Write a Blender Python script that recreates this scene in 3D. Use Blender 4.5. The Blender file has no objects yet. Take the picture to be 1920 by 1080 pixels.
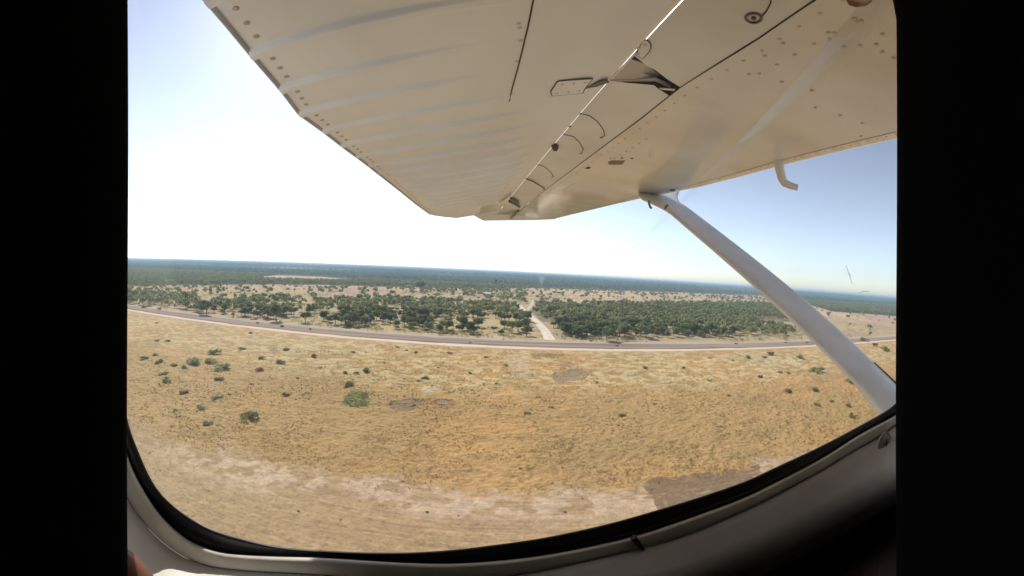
import bpy, math, random
import numpy as np
from mathutils import Matrix, Vector
from mathutils.geometry import delaunay_2d_cdt

sc = bpy.context.scene
COL = sc.collection
random.seed(5)
rng = np.random.default_rng(11)

# ------------------------------------------------------------------ camera, world, sun, exposure
H = 30.0                                   # the aeroplane's height over the plain, metres
def unit(v): v = np.array(v, float); return v / np.linalg.norm(v)
# lens frame: x right, y up, z towards the view; world axes: X along the dirt road, Y away from it, Z up
UP = unit([.0504, .9978, -.0430])
EX = np.array([.9974, -.0481, .0532]); EX = unit(EX - UP * (EX @ UP))
FLIP = np.array([1, 1, -1.0])
Zb, Xb = UP * FLIP, EX * FLIP
Yb = np.cross(Zb, Xb)
M3 = np.array([Xb, Yb, Zb])                # camera axes -> world
PXR = 700.0                                # photograph pixels per radian (wide action-camera lens)

cam = bpy.data.cameras.new('camera'); camo = bpy.data.objects.new('camera', cam); COL.objects.link(camo)
cam.type = 'PANO'; cam.panorama_type = 'FISHEYE_LENS_POLYNOMIAL'
cam.sensor_width = 36; cam.sensor_fit = 'HORIZONTAL'
cam.fisheye_fov = math.radians(200)
for i in range(5): setattr(cam, 'fisheye_polynomial_k%d' % i, 0.0)
cam.fisheye_polynomial_k1 = -1.0 / (PXR * 36 / 1920)
cam.clip_start = .005; cam.clip_end = 60000
mw = Matrix(M3.tolist()).to_4x4(); mw.translation = (0, 0, H)
camo.matrix_world = mw
sc.camera = camo

def lens_dir(px, py):
    dx, dy = px - 960.0, 540.0 - py
    r = math.hypot(dx, dy) or 1e-9; th = r / PXR
    return np.array([math.sin(th) * dx / r, math.sin(th) * dy / r, math.cos(th)])
def world_dir(px, py): return M3 @ (lens_dir(px, py) * FLIP)
def ground(px, py, z=0.0):
    d = world_dir(px, py); t = (z - H) / d[2]
    return np.array([d[0] * t, d[1] * t])
def project(x, y, z):
    P = np.stack([x, y, z - H], -1) @ M3            # world -> camera axes
    P = P * FLIP
    q = np.hypot(P[..., 0], P[..., 1]) + 1e-9
    th = np.arctan2(q, P[..., 2])
    return 960 + PXR * th * P[..., 0] / q, 540 - PXR * th * P[..., 1] / q

SUN_PX = (620, -75)
sd = world_dir(*SUN_PX)
sun_el = math.asin(sd[2]); sun_az = math.atan2(sd[0], sd[1])       # azimuth clockwise from +Y
world = bpy.data.worlds.new('World'); sc.world = world; world.use_nodes = True
wn = world.node_tree; bg = wn.nodes['Background']
sky = wn.nodes.new('ShaderNodeTexSky'); sky.sky_type = 'NISHITA'; sky.sun_disc = False
sky.sun_elevation = sun_el; sky.sun_rotation = sun_az
sky.altitude = 1000; sky.air_density = 1.0; sky.dust_density = .9; sky.ozone_density = 3.0
hs = wn.nodes.new('ShaderNodeHueSaturation'); hs.inputs['Saturation'].default_value = .52; hs.inputs['Hue'].default_value = .499
gm = wn.nodes.new('ShaderNodeGamma'); gm.inputs[1].default_value = 1.36
wn.links.new(sky.outputs[0], hs.inputs['Color']); wn.links.new(hs.outputs[0], gm.inputs[0]); wn.links.new(gm.outputs[0], bg.inputs[0]); bg.inputs[1].default_value = .083
sun = bpy.data.lights.new('sun', 'SUN'); suno = bpy.data.objects.new('sun', sun); COL.objects.link(suno)
sun.energy = 4.0; sun.angle = math.radians(.5); sun.color = (1, .94, .84)
suno.rotation_euler = Vector((-sd[0], -sd[1], -sd[2])).to_track_quat('-Z', 'Y').to_euler()
suno.location = (0, 0, 200)
vs = sc.view_settings
vs.view_transform = 'Standard'; vs.look = 'None'; vs.exposure = 0.22; vs.gamma = 1; vs.use_curve_mapping = False
sc.cycles.max_bounces = 6; sc.cycles.diffuse_bounces = 4; sc.cycles.glossy_bounces = 3
sc.cycles.transparent_max_bounces = 12; sc.cycles.volume_bounces = 1

# ------------------------------------------------------------------ helpers
def tag(o, label=None, cat=None, group=None, kind=None):
    if label: o['label'] = label
    if cat: o['category'] = cat
    if group: o['group'] = group
    if kind: o['kind'] = kind
    return o

def link(name, me, parent=None, mat=None):
    o = bpy.data.objects.new(name, me); COL.objects.link(o)
    if mat is not None and not me.materials: me.materials.append(mat)
    if parent is not None: o.parent = parent
    return o

def mesh_np(name, V, F, smooth=False):
    """V (n,3); F (m,k) array of equal-sized faces, or a list of such arrays."""
    me = bpy.data.meshes.new(name)
    V = np.asarray(V, np.float32)
    Fs = [np.asarray(f, np.int32) for f in (F if isinstance(F, list) else [F]) if len(f)]
    me.vertices.add(len(V)); me.vertices.foreach_set('co', V.ravel())
    loops = np.concatenate([f.ravel() for f in Fs]); tot = np.concatenate([np.full(len(f), f.shape[1], np.int32) for f in Fs])
    me.loops.add(len(loops)); me.loops.foreach_set('vertex_index', loops)
    me.polygons.add(len(tot))
    st = np.zeros(len(tot), np.int32); st[1:] = np.cumsum(tot)[:-1]
    me.polygons.foreach_set('loop_start', st); me.polygons.foreach_set('loop_total', tot)
    me.polygons.foreach_set('use_smooth', np.full(len(tot), smooth))
    me.update(calc_edges=True); me.validate()
    return me

def grid_faces(nr, nc, closed=False):
    i = np.arange(nr - 1)[:, None]; j = np.arange(nc if closed else nc - 1)[None, :]; j2 = (j + 1) % nc
    return np.stack([i * nc + j, i * nc + j2, (i + 1) * nc + j2, (i + 1) * nc + j], -1).reshape(-1, 4)

class MB:
    """collects rigid shapes; build() makes them one mesh object"""
    def __init__(s): s.v = []; s.f4 = []; s.f3 = []; s.n = 0
    def add(s, V, F):
        V = np.asarray(V, float); F = np.asarray(F)
        (s.f4 if F.shape[1] == 4 else s.f3).append(F + s.n); s.v.append(V); s.n += len(V); return s
    def box(s, c, size, R=None):
        x, y, z = np.array(size) / 2
        V = np.array([[a * x, b * y, d * z] for a in (-1, 1) for b in (-1, 1) for d in (-1, 1)])
        if R is not None: V = V @ np.asarray(R).T
        return s.add(V + np.array(c), [[0, 1, 3, 2], [4, 6, 7, 5], [0, 4, 5, 1], [2, 3, 7, 6], [0, 2, 6, 4], [1, 5, 7, 3]])
    def tube(s, pts, rad, n=8, caps=True):
        pts = np.asarray(pts, float); rad = np.broadcast_to(np.asarray(rad, float), (len(pts),))
        rings = []
        u = None
        for i, p in enumerate(pts):
            t = unit(pts[min(i + 1, len(pts) - 1)] - pts[max(i - 1, 0)])
            if u is None: u = np.cross(t, [0.13, .21, .97]) if abs(t[2]) < .9 else np.cross(t, [1, .1, 0])
            u = unit(u - t * (u @ t)); w = np.cross(t, u)
            a = np.linspace(0, 2 * math.pi, n, endpoint=False)
            rings.append(p + rad[i] * (np.cos(a)[:, None] * u + np.sin(a)[:, None] * w))
        V = np.concatenate(rings); s.add(V, grid_faces(len(pts), n, True))
        if caps:
            for k, e in ((0, pts[0]), (len(pts) - 1, pts[-1])):
                ring = rings[k]; a = np.arange(n)
                s.add(np.vstack([ring, e]), np.stack([a, (a + 1) % n, np.full(n, n)], -1))
        return s
    def prism(s, poly_top, poly_bot):
        """solid between two equal polygons (n,3)"""
        n = len(poly_top); V = np.vstack([poly_top, poly_bot]); a = np.arange(n); b = (a + 1) % n
        s.add(V, np.stack([a, b, b + n, a + n], -1))
        for k, P in ((0, poly_top), (1, poly_bot)):
            c = np.mean(P, 0); s.add(np.vstack([P, c]), np.stack([a, b, np.full(n, n)], -1))
        return s
    def dome(s, c, r, nrm, h=.5, n=8):
        nrm = unit(nrm); u = unit(np.cross(nrm, [.3, .9, .31])); w = np.cross(nrm, u)
        a = np.linspace(0, 2 * math.pi, n, endpoint=False); rings = []
        for k in range(3):
            t = k / 3 * math.pi / 2
            rings.append(np.array(c) + r * math.cos(t) * (np.cos(a)[:, None] * u + np.sin(a)[:, None] * w) + nrm * r * h * math.sin(t))
        V = np.concatenate(rings + [[np.array(c) + nrm * r * h]])
        s.add(V[:3 * n], grid_faces(3, n, True)); i = np.arange(n)
        s.add(np.vstack([rings[2], V[-1]]), np.stack([i, (i + 1) % n, np.full(n, n)], -1)); return s
    def mesh(s, name, smooth=False):
        F = []
        if s.f4: F.append(np.concatenate(s.f4))
        if s.f3: F.append(np.concatenate(s.f3))
        return mesh_np(name, np.concatenate(s.v), F, smooth)
    def build(s, name, mat, parent=None, smooth=False):
        return link(name, s.mesh(name, smooth), parent, mat)

class Rivets:
    """round heads, each an object of its own sharing one mesh"""
    def __init__(s): s.l = []
    def dome(s, c, r, nrm, h=.5, n=8): s.l.append((np.array(c, float), r, unit(nrm), h))
    def build(s, name, m, par, *_):
        me = MB().dome((0, 0, 0), 1.0, (0, 0, 1), .5, 8).mesh(name, True); me.materials.append(m)
        for c, r, nrm, h in s.l:
            o = link(name, me, par); o.location = c; o.scale = (r, r, r * h * 2)
            o.rotation_euler = Vector(nrm).to_track_quat('Z', 'Y').to_euler()

# ---- value noise in numpy
def _hash(ix, iy, seed):
    h = (ix.astype(np.int64) * 374761393 + iy.astype(np.int64) * 668265263 + seed * 974634777) & 0xffffffff
    h = ((h ^ (h >> 13)) * 1274126177) & 0xffffffff
    return ((h ^ (h >> 16)) & 0xffff) / 65535.0
def vnoise(x, y, seed=0):
    ix, iy = np.floor(x), np.floor(y); fx, fy = x - ix, y - iy
    fx = fx * fx * (3 - 2 * fx); fy = fy * fy * (3 - 2 * fy)
    a, b = _hash(ix, iy, seed), _hash(ix + 1, iy, seed); c, d = _hash(ix, iy + 1, seed), _hash(ix + 1, iy + 1, seed)
    return (a * (1 - fx) + b * fx) * (1 - fy) + (c * (1 - fx) + d * fx) * fy
def fbm(x, y, seed=0, octv=3):
    s = 0; a = .5; t = 0
    for o in range(octv):
        s = s + a * vnoise(x * 2 ** o + 17.3 * o, y * 2 ** o - 9.1 * o, seed + o); t += a; a *= .5
    return s / t
def inpoly(px, py, poly):
    c = np.zeros(px.shape, bool); n = len(poly)
    for i in range(n):
        x1, y1 = poly[i]; x2, y2 = poly[(i + 1) % n]
        if y1 == y2: continue
        k = ((y1 > py) != (y2 > py)) & (px < (x2 - x1) * (py - y1) / (y2 - y1) + x1)
        c ^= k
    return c
def smooth(a, b, x):
    t = np.clip((x - a) / (b - a), 0, 1); return t * t * (3 - 2 * t)

# ---- materials
def mat(name, base=(.5, .5, .5), rough=.6, spec=.5, noise=None, bump=None, attr=None, metallic=0.0, coat=0.0):
    """noise = (scale, other colour, contrast lo, hi[, stretch]); bump = (scale, strength, distance); attr = colour attribute that is multiplied in"""
    m = bpy.data.materials.new(name); m.use_nodes = True; nt = m.node_tree
    b = nt.nodes['Principled BSDF']
    b.inputs['Base Color'].default_value = (*base, 1); b.inputs['Roughness'].default_value = rough
    b.inputs['Specular IOR Level'].default_value = spec; b.inputs['Metallic'].default_value = metallic
    b.inputs['Coat Weight'].default_value = coat; b.inputs['Coat Roughness'].default_value = .06
    tc = nt.nodes.new('ShaderNodeTexCoord'); src = None
    if noise:
        nz = nt.nodes.new('ShaderNodeTexNoise'); nz.inputs['Scale'].default_value = noise[0]; nz.inputs['Detail'].default_value = 5
        mp = nt.nodes.new('ShaderNodeMapping'); nt.links.new(tc.outputs['Object'], mp.inputs[0]); nt.links.new(mp.outputs[0], nz.inputs['Vector'])
        if len(noise) > 4: mp.inputs['Scale'].default_value = noise[4]
        r = nt.nodes.new('ShaderNodeMapRange'); r.inputs['From Min'].default_value = noise[2]; r.inputs['From Max'].default_value = noise[3]
        nt.links.new(nz.outputs['Fac'], r.inputs[0])
        mx = nt.nodes.new('ShaderNodeMix'); mx.data_type = 'RGBA'
        mx.inputs[6].default_value = (*base, 1); mx.inputs[7].default_value = (*noise[1], 1)
        nt.links.new(r.outputs[0], mx.inputs[0]); src = mx.outputs[2]
    if attr:
        at = nt.nodes.new('ShaderNodeVertexColor'); at.layer_name = attr
        if src is None: src = at.outputs[0]
        else:
            mu = nt.nodes.new('ShaderNodeMix'); mu.data_type = 'RGBA'; mu.blend_type = 'MULTIPLY'; mu.inputs[0].default_value = 1
            nt.links.new(at.outputs[0], mu.inputs[6]); nt.links.new(src, mu.inputs[7]); src = mu.outputs[2]
    if src is not None: nt.links.new(src, b.inputs['Base Color'])
    if bump:
        n2 = nt.nodes.new('ShaderNodeTexNoise'); n2.inputs['Scale'].default_value = bump[0]; n2.inputs['Detail'].default_value = 4
        nt.links.new(tc.outputs['Object'], n2.inputs['Vector'])
        bp = nt.nodes.new('ShaderNodeBump'); bp.inputs['Strength'].default_value = bump[1]; bp.inputs['Distance'].default_value = bump[2]
        nt.links.new(n2.outputs['Fac'], bp.inputs['Height']); nt.links.new(bp.outputs[0], b.inputs['Normal'])
    return m

def leaf_mat(name, a, b, tr=.25, hue=None):
    m = mat(name, a, .75, .15); nt = m.node_tree; p = nt.nodes['Principled BSDF']; out = nt.nodes['Material Output']
    tc = nt.nodes.new('ShaderNodeTexCoord'); nz = nt.nodes.new('ShaderNodeTexNoise'); nz.inputs['Scale'].default_value = .16; nz.inputs['Detail'].default_value = 2
    nt.links.new(tc.outputs['Object'], nz.inputs['Vector'])
    ge = nt.nodes.new('ShaderNodeNewGeometry'); oi = nt.nodes.new('ShaderNodeObjectInfo')
    def op(kind, x, y):
        n = nt.nodes.new('ShaderNodeMath'); n.operation = kind
        for i, v in enumerate((x, y)):
            if isinstance(v, (int, float)): n.inputs[i].default_value = v
            else: nt.links.new(v, n.inputs[i])
        return n.outputs[0]
    f = op('ADD', op('MULTIPLY', op('SUBTRACT', nz.outputs['Fac'], .5), 2.2), op('ADD', op('MULTIPLY', ge.outputs['Random Per Island'], .75), op('MULTIPLY', op('SUBTRACT', oi.outputs['Random'], .5), .7)))
    rp = nt.nodes.new('ShaderNodeValToRGB'); nt.links.new(f, rp.inputs[0])
    e = rp.color_ramp.elements; e[0].position = -.0; e[0].color = (a[0] * .7, a[1] * .7, a[2] * .7, 1); e[1].position = 1; e[1].color = (b[0] * 1.2, b[1] * 1.2, b[2] * 1.05, 1)
    k = rp.color_ramp.elements.new(.5); k.color = ((a[0] + b[0]) / 2, (a[1] + b[1]) / 2, (a[2] + b[2]) / 2, 1)
    nt.links.new(rp.outputs[0], p.inputs['Base Color'])
    t = nt.nodes.new('ShaderNodeBsdfTranslucent'); nt.links.new(rp.outputs[0], t.inputs[0])
    mx = nt.nodes.new('ShaderNodeMixShader'); mx.inputs[0].default_value = tr
    nt.links.new(p.outputs[0], mx.inputs[1]); nt.links.new(t.outputs[0], mx.inputs[2]); nt.links.new(mx.outputs[0], out.inputs[0])
    return m

# ================================================================== THE PLAIN
HOR = lambda x: np.interp(x, [0, 240, 600, 960, 1320, 1500, 1680, 1920], [474, 482, 494, 509, 530, 542, 555, 575])
def road_v(px, py): return ground(px, py)[1]
V_TRACK = np.mean([road_v(960, 652), road_v(1320, 653), road_v(720, 641)])      # pale dirt track
V_R0, V_R1 = V_TRACK + 4.2, V_TRACK + 14.5                                     # gravel road
V_VERGE = V_TRACK + 23.0
TRK = np.array([ground(*p) for p in [(1031, 637), (1021, 619), (1008, 604), (992, 591), (970, 569)]])
TRK[0] = TRK[0] + (TRK[0] - TRK[1]) * .02
FORK = np.array([ground(*p) for p in [(988, 584), (992, 578), (997, 571), (999, 563)]])
def dist_poly(x, y, P):
    d = np.full(x.shape, 1e9)
    for a, b in zip(P[:-1], P[1:]):
        ab = b - a; t = np.clip(((x - a[0]) * ab[0] + (y - a[1]) * ab[1]) / (ab @ ab), 0, 1)
        d = np.minimum(d, np.hypot(x - a[0] - t * ab[0], y - a[1] - t * ab[1]))
    return d

# outlines of the woods as seen from the air: nearest and farthest tree feet
LF = ([150, 240, 322, 387, 433, 484, 518, 569, 627, 653, 742, 822, 911, 947, 987, 1010, 1016], [556, 570, 577, 589, 594, 599, 602, 606, 609, 613, 617, 623, 628, 630, 631, 629, 620])
LB = ([150, 240, 330, 420, 480, 520, 600, 660, 720, 780, 860, 905, 960, 985], [541, 548, 556, 559, 560, 561, 565, 562, 563, 565, 568, 572, 575, 579])
RF = ([985, 995, 1012, 1030, 1045, 1071, 1138, 1160, 1211, 1260, 1340, 1420, 1464, 1487, 1500, 1512], [578, 583, 600, 615, 630, 637, 638, 632, 634, 633, 633, 632, 633, 631, 622, 600])
RB = ([985, 1000, 1050, 1200, 1320, 1444, 1480, 1560], [579, 573, 571, 571, 570, 571, 578, 582])
FF = ([0, 240, 400, 480, 600, 700, 800, 900, 960, 1000, 1100, 1200, 1320, 1430, 1500, 1560, 1620, 1680, 1920], [530, 536, 534, 533, 534, 537, 539, 541, 540, 540, 543, 546, 550, 554, 566, 584, 588, 593, 612])
PATCH_A = [(484, 519), (520, 516), (600, 519), (668, 524), (672, 527), (610, 529), (540, 527), (480, 524)]
PATCH_B = [(780, 514), (850, 513), (930, 515), (960, 520), (990, 526), (900, 521), (800, 520)]
PATCH_C = [(1550, 559), (1592, 562), (1592, 564), (1550, 562)]
PATCH_D = [(1636, 578), (1668, 582), (1668, 587), (1640, 585)]
def far_gap(x, y): return smooth(.56, .63, fbm(x / 420 + 3, y / 800, 71, 3)) * (y > 900)
def wood_density(px, py, x, y):
    gaps = fbm(x / 34, y / 34, 31, 2)
    fine = fbm(x / 13, y / 13, 32, 2)
    d = np.zeros(px.shape)
    L = (py < np.interp(px, *LF)) & (py > np.interp(px, *LB)) & (px < 1016)
    dl = np.where(gaps > .41, .95, .28) * np.where(fine > .39, 1, .2)
    dl = np.where(inpoly(px, py, [(372, 545), (404, 548), (398, 572), (372, 572)]), .08, dl)
    dl = np.where(inpoly(px, py, [(500, 545), (512, 548), (505, 575), (498, 575)]), .15, dl)
    dl = np.where(inpoly(px, py, [(548, 550), (590, 555), (580, 600), (552, 598)]), .14, dl)
    dl = np.where((px < 372), np.maximum(dl, .75), dl)
    d = np.where(L, dl, d)
    R = (py < np.interp(px, *RF)) & (py > np.interp(px, *RB)) & (px > 985) & (px < 1512)
    dr = np.where(py < 600, np.where(fine > .36, .92, .25), np.where((gaps > .45) | (px > 1240), .9, .42))
    dr = np.where(inpoly(px, py, [(1412, 600), (1440, 598), (1530, 608), (1530, 640), (1492, 630), (1480, 615), (1430, 613)]), .03, dr)
    dr = np.where(inpoly(px, py, [(1425, 577), (1470, 583), (1490, 588), (1425, 583)]), .1, dr)
    d = np.where(R, dr, d)
    far = py < np.interp(px, *FF)
    mid = (~L) & (~R) & (~far) & (py < np.maximum(np.interp(px, *LB), np.where(px > 985, np.interp(px, *RB), 0)))
    near_far = smooth(14, 0, py - np.interp(px, *FF))
    d = np.where(mid, np.where(gaps > .55, .09, .02) + .13 * near_far * (fine > .5), d)
    d = np.where(mid & (px < 470), np.where(fine > .52, .2, .04), d)
    d = np.where(mid & inpoly(px, py, [(760, 540), (990, 545), (990, 575), (900, 560), (760, 552)]) & (fine > .45), .35, d)
    hide = np.where(inpoly(px, py, PATCH_A), 0, 1) * np.where(inpoly(px, py, PATCH_B), .45, 1) * np.where(inpoly(px, py, PATCH_C) | inpoly(px, py, PATCH_D), .1, 1)
    d = np.where(far, .95 * hide * (1 - .85 * far_gap(x, y)), d)
    d = np.where((dist_poly(x, y, TRK) < 5.5) | (dist_poly(x, y, FORK) < 5), 0, d)
    d = np.where(y < V_VERGE - 3, 0, d)
    d = np.where((px > 1500) & (~far), np.where(px > 1560, .012, .03), d)
    return d

GRASS = np.array([.425, .255, .100]); PALE = np.array([.50, .40, .215]); OLIVE = np.array([.315, .222, .092])
BARE = np.array([.36, .242, .128]); WHITE = np.array([.55, .41, .285]); SOIL = np.array([.38, .285, .165])
def ground_look(x, y):
    """base colour and relief height of the plain at world x, y"""
    z0 = np.zeros_like(x)
    px, py = project(x, y, z0)
    r = np.hypot(x, y)
    big = fbm(x / 30, y / 30, 1, 3); med = fbm(x / 6, y / 4.5, 4, 3); fine = fbm(x / .9, y / .7, 7, 3); tuft = fbm(x / 2.6, y / 1.9, 9, 3)
    g = smooth(.3, .7, big + .35 * (med - .5))[..., None]
    c = GRASS * (1 - .62 * g) + OLIVE * .62 * g
    # paler, bleached grass towards the road and to the left
    lft = smooth(-20, -95, x)[..., None]
    c = c * (1 - .55 * lft) + np.array([.405, .295, .155]) * .55 * lft
    band = smooth(78, 104, y)[..., None] * smooth(.42, .62, tuft + .25 * (big - .5))[..., None]
    c = c * (1 - .75 * band) + PALE * 1.08 * .75 * band
    dk = smooth(.62, .74, med * .6 + tuft * .4)[..., None]
    c = c * (1 - .35 * dk) + np.array([.21, .15, .06]) * .35 * dk
    c = c * (.82 + .36 * fine)[..., None] * (.90 + .2 * fbm(x / 14, y / 11, 61, 2))[..., None]
    # the bare strip along the runway, close below
    edge = np.interp(px, [0, 240, 330, 420, 520, 640, 760, 900, 1050, 1210, 1330, 1420, 1560, 1700], [790, 812, 838, 858, 872, 892, 912, 930, 930, 920, 902, 880, 842, 800])
    nb = smooth(-26, 14, py - edge + 46 * (med - .5) + 26 * (fine - .5))
    near = (y < 75)
    nb = nb * near
    rim = nb * smooth(64, 26, py - edge + 34 * (med - .5)) * smooth(.40, .52, tuft) * smooth(230, 420, px)
    streak = fbm(x / 9, y / .42, 12, 3)
    bare = BARE * (.74 + .54 * streak)[..., None] * (.80 + .40 * fine)[..., None]
    lb = smooth(-10, -34, x)[..., None]
    bare = bare * (1 - .6 * lb) + np.array([.365, .27, .145]) * .6 * lb * (.75 + .5 * fine)[..., None]
    spk = smooth(.70, .78, fbm(x / .5, y / .4, 15, 2))[..., None]
    bare = bare * (1 - .45 * spk) + np.array([.2, .15, .085]) * .45 * spk
    wh = WHITE * (.72 + .56 * fine)[..., None]
    bare = bare * (1 - .6 * rim)[..., None] + wh * (.6 * rim)[..., None]
    c = c * (1 - nb)[..., None] + bare * nb[..., None]
    # patches with a shape of their own
    wob = 9 * (tuft - .5)
    def patch(poly, col, k, soft=0):
        nonlocal c
        m = inpoly(px + 12 * (med - .5) + wob + 8 * (fine - .5), py + wob * .6 + 5 * (fine - .5), poly) & (y < 150)
        mm = (m * k * (.35 + .65 * smooth(.30, .52, fine * .6 + tuft * .4)))[..., None]
        c = c * (1 - mm) + np.array(col) * (.8 + .4 * fine)[..., None] * mm
    patch([(640, 762), (648, 744), (664, 735), (688, 736), (694, 750), (690, 762), (664, 765)], (.13, .15, .05), .85)
    patch([(728, 764), (738, 754), (770, 748), (796, 751), (790, 764), (764, 771), (738, 769)], (.20, .135, .09), .7)
    patch([(806, 756), (826, 749), (852, 752), (854, 763), (836, 768), (814, 764)], (.22, .15, .10), .62)
    patch([(1034, 706), (1042, 699), (1092, 692), (1108, 700), (1100, 712), (1044, 718)], (.25, .165, .115), .8)
    patch([(1044, 684), (1062, 676), (1074, 682), (1062, 692)], (.27, .175, .115), .7)
    patch([(1206, 910), (1214, 900), (1330, 885), (1380, 878), (1430, 872), (1410, 905), (1240, 962)], (.185, .122, .068), .9)
    patch([(940, 668), (985, 662), (992, 700), (1000, 720), (965, 700)], (.46, .36, .24), .6)
    patch([(995, 664), (1060, 666), (1058, 670), (1000, 672)], (.17, .12, .05), .7)
    patch([(790, 725), (830, 722), (826, 735), (790, 738)], (.48, .40, .29), .6)
    # verge, road bed and the soil behind the road
    vr = smooth(V_TRACK - 9, V_TRACK - 2, y + 5 * (med - .5))[..., None] * (y < V_TRACK + 2)[..., None]
    c = c * (1 - .6 * vr) + np.array([.40, .29, .185]) * (.8 + .4 * fine)[..., None] * .6 * vr
    beyond = y > V_TRACK + 1
    soil = SOIL * (.8 + .45 * med)[..., None]
    tan = np.array([.47, .33, .20])
    open_ = smooth(300, 520, r)[..., None]
    soil = soil * (1 - open_) + tan * (.75 + .5 * fbm(x / 60, y / 60, 21, 3))[..., None] * open_
    yel = smooth(.5, .62, fbm(x / 45, y / 45, 23, 2))[..., None] * (1 - open_ * .6)
    soil = soil * (1 - .65 * yel) + np.array([.44, .345, .165]) * .65 * yel
    soil = soil * (.72 + .56 * fbm(x / 3.2, y / 5.5, 25, 2))[..., None]
    verge = smooth(V_VERGE + 3, V_VERGE - 4, y + 7 * (med - .5))[..., None]
    soil = soil * (1 - .7 * verge) + np.array([.46, .36, .275]) * .7 * verge
    pink = (inpoly(px, py, [(610, 536), (700, 538), (800, 552), (760, 556), (610, 552)]) | inpoly(px, py, [(1610, 590), (1690, 594), (1690, 612), (1640, 606)]))[..., None]
    soil = soil * (1 - .6 * pink) + np.array([.42, .265, .20]) * .6 * pink
    far = (py < np.interp(px, *FF)) & ~inpoly(px, py, PATCH_A)
    fl = np.array([.075, .08, .04]); fk = np.where(far, .88, 0)
    fk = np.where(far & (far_gap(x, y) > .5), .35, fk)
    fk = np.where(inpoly(px, py, PATCH_B), .45 + .4 * (fbm(x / 250, y / 250, 27, 2) > .5), fk)
    fk = np.where(inpoly(px, py, PATCH_C) | inpoly(px, py, PATCH_D), .2, fk)
    wd = ((py < np.interp(px, *RF)) & (py > np.interp(px, *RB)) & (py < 604) & (px > 985) & (px < 1500)) * .5
    fk = np.maximum(fk, wd)[..., None]
    soil = soil * (1 - fk) + fl * fk
    c = np.where(beyond[..., None], soil, c)
    # relief: tussocks and humps where the grass stands, nothing on the road
    amp = smooth(V_TRACK - 1.5, V_TRACK - 8, y) * (1 - .8 * nb)
    z = amp * (.42 * (tuft - .35) + .30 * (fine - .4) + .5 * (med - .5)) + nb * .06 * (streak - .5) + nb * .05 * (fine - .5)
    z = z * smooth(260, 150, r)
    hol = inpoly(px, py, [(728, 764), (738, 754), (770, 748), (796, 751), (790, 764), (764, 771), (738, 769)]) | inpoly(px, py, [(806, 756), (826, 749), (852, 752), (854, 763), (836, 768), (814, 764)]) | inpoly(px, py, [(1034, 706), (1042, 699), (1092, 692), (1108, 700), (1100, 712), (1044, 718)])
    z = z - .14 * hol * smooth(.25, .45, tuft)
    return np.clip(c, .01, .9), z

def build_ground():
    fa = np.radians(np.linspace(-76, 76, 980)); bk = np.radians(np.linspace(76, 284, 40))[1:-1]
    ang = np.concatenate([fa, bk])
    dep = np.concatenate([[89, 84, 78, 72, 66, 60, 56, 53], np.linspace(51, 6, 560), np.linspace(6, .6, 130)[1:], np.geomspace(.6, .14, 30)[1:]])
    rad = H / np.tan(np.radians(dep))
    R, A = np.meshgrid(rad, ang, indexing='ij')
    x, y = R * np.sin(A), R * np.cos(A)
    c, z = ground_look(x, y)
    V = np.stack([x, y, z], -1).reshape(-1, 3)
    F = grid_faces(len(rad), len(ang), True)[:, ::-1]
    n = len(ang); cen = len(V)
    V = np.vstack([V, [0, 0, 0]]); i = np.arange(n)
    me = mesh_np('ground', V, [F, np.stack([(i + 1) % n, i, np.full(n, cen)], -1)], False)
    at = me.color_attributes.new('soil', 'FLOAT_COLOR', 'POINT')
    C = np.ones((len(V), 4), np.float32); C[:-1, :3] = c.reshape(-1, 3); C[-1, :3] = BARE
    at.data.foreach_set('color', C.ravel())
    o = link('ground', me, None, mat('dry_ground', (1.12, 1.12, 1.12), .95, .1, noise=(2.2, (.86, .86, .86), .3, .7), attr='soil'))
    tag(o, kind='structure')
build_ground()

def strip(name, P, w0, w1, z, m, wob=.12, n=400):
    P = np.asarray(P, float)
    L = np.concatenate([[0], np.cumsum(np.hypot(*np.diff(P, axis=0).T))]); t = np.linspace(0, L[-1], n)
    x, y = np.interp(t, L, P[:, 0]), np.interp(t, L, P[:, 1])
    tx, ty = np.gradient(x), np.gradient(y); q = np.hypot(tx, ty); nx, ny = -ty / q, tx / q
    w = np.interp(t, [0, L[-1]], [w0, w1]) / 2
    wl = w * (1 + wob * (fbm(t / 9, t * 0, 41, 3) - .5) * 2); wr = w * (1 + wob * (fbm(t / 9, t * 0 + 50, 44, 3) - .5) * 2)
    k = np.linspace(-1, 1, 5)
    X = x[:, None] + nx[:, None] * np.where(k < 0, k * wl[:, None], k * wr[:, None]); Y = y[:, None] + ny[:, None] * np.where(k < 0, k * wl[:, None], k * wr[:, None])
    V = np.stack([X, Y, np.full_like(X, z)], -1).reshape(-1, 3)
    me = mesh_np(name, V, grid_faces(n, 5)[:, ::-1] if True else 0, False)
    o = link(name, me, None, m); tag(o, kind='structure'); return o
RX = (-1500, 1500)
strip('gravel_road', [(RX[0], (V_R0 + V_R1) / 2), (RX[1], (V_R0 + V_R1) / 2)], V_R1 - V_R0, V_R1 - V_R0, .030,
      mat('grey_brown_gravel', (.215, .165, .135), .95, .1, noise=(.25, (.33, .26, .21), .40, .62, (.05, 1.6, 1))), .14, 3000)
strip('grass_verge', [(RX[0], V_TRACK + 3.3), (RX[1], V_TRACK + 3.3)], 2.4, 2.4, .026,
      mat('dark_dry_verge', (.155, .115, .065), .95, .1, noise=(.3, (.26, .19, .11), .42, .6, (.08, 1, 1))), .5, 3000)
strip('dirt_track', [(RX[0], V_TRACK), (RX[1], V_TRACK)], 4.4, 4.4, .036,
      mat('pale_pink_dirt', (.68, .52, .375), .95, .1, noise=(.6, (.62, .46, .33), .45, .7, (.1, 1, 1))), .3, 3000)
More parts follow.
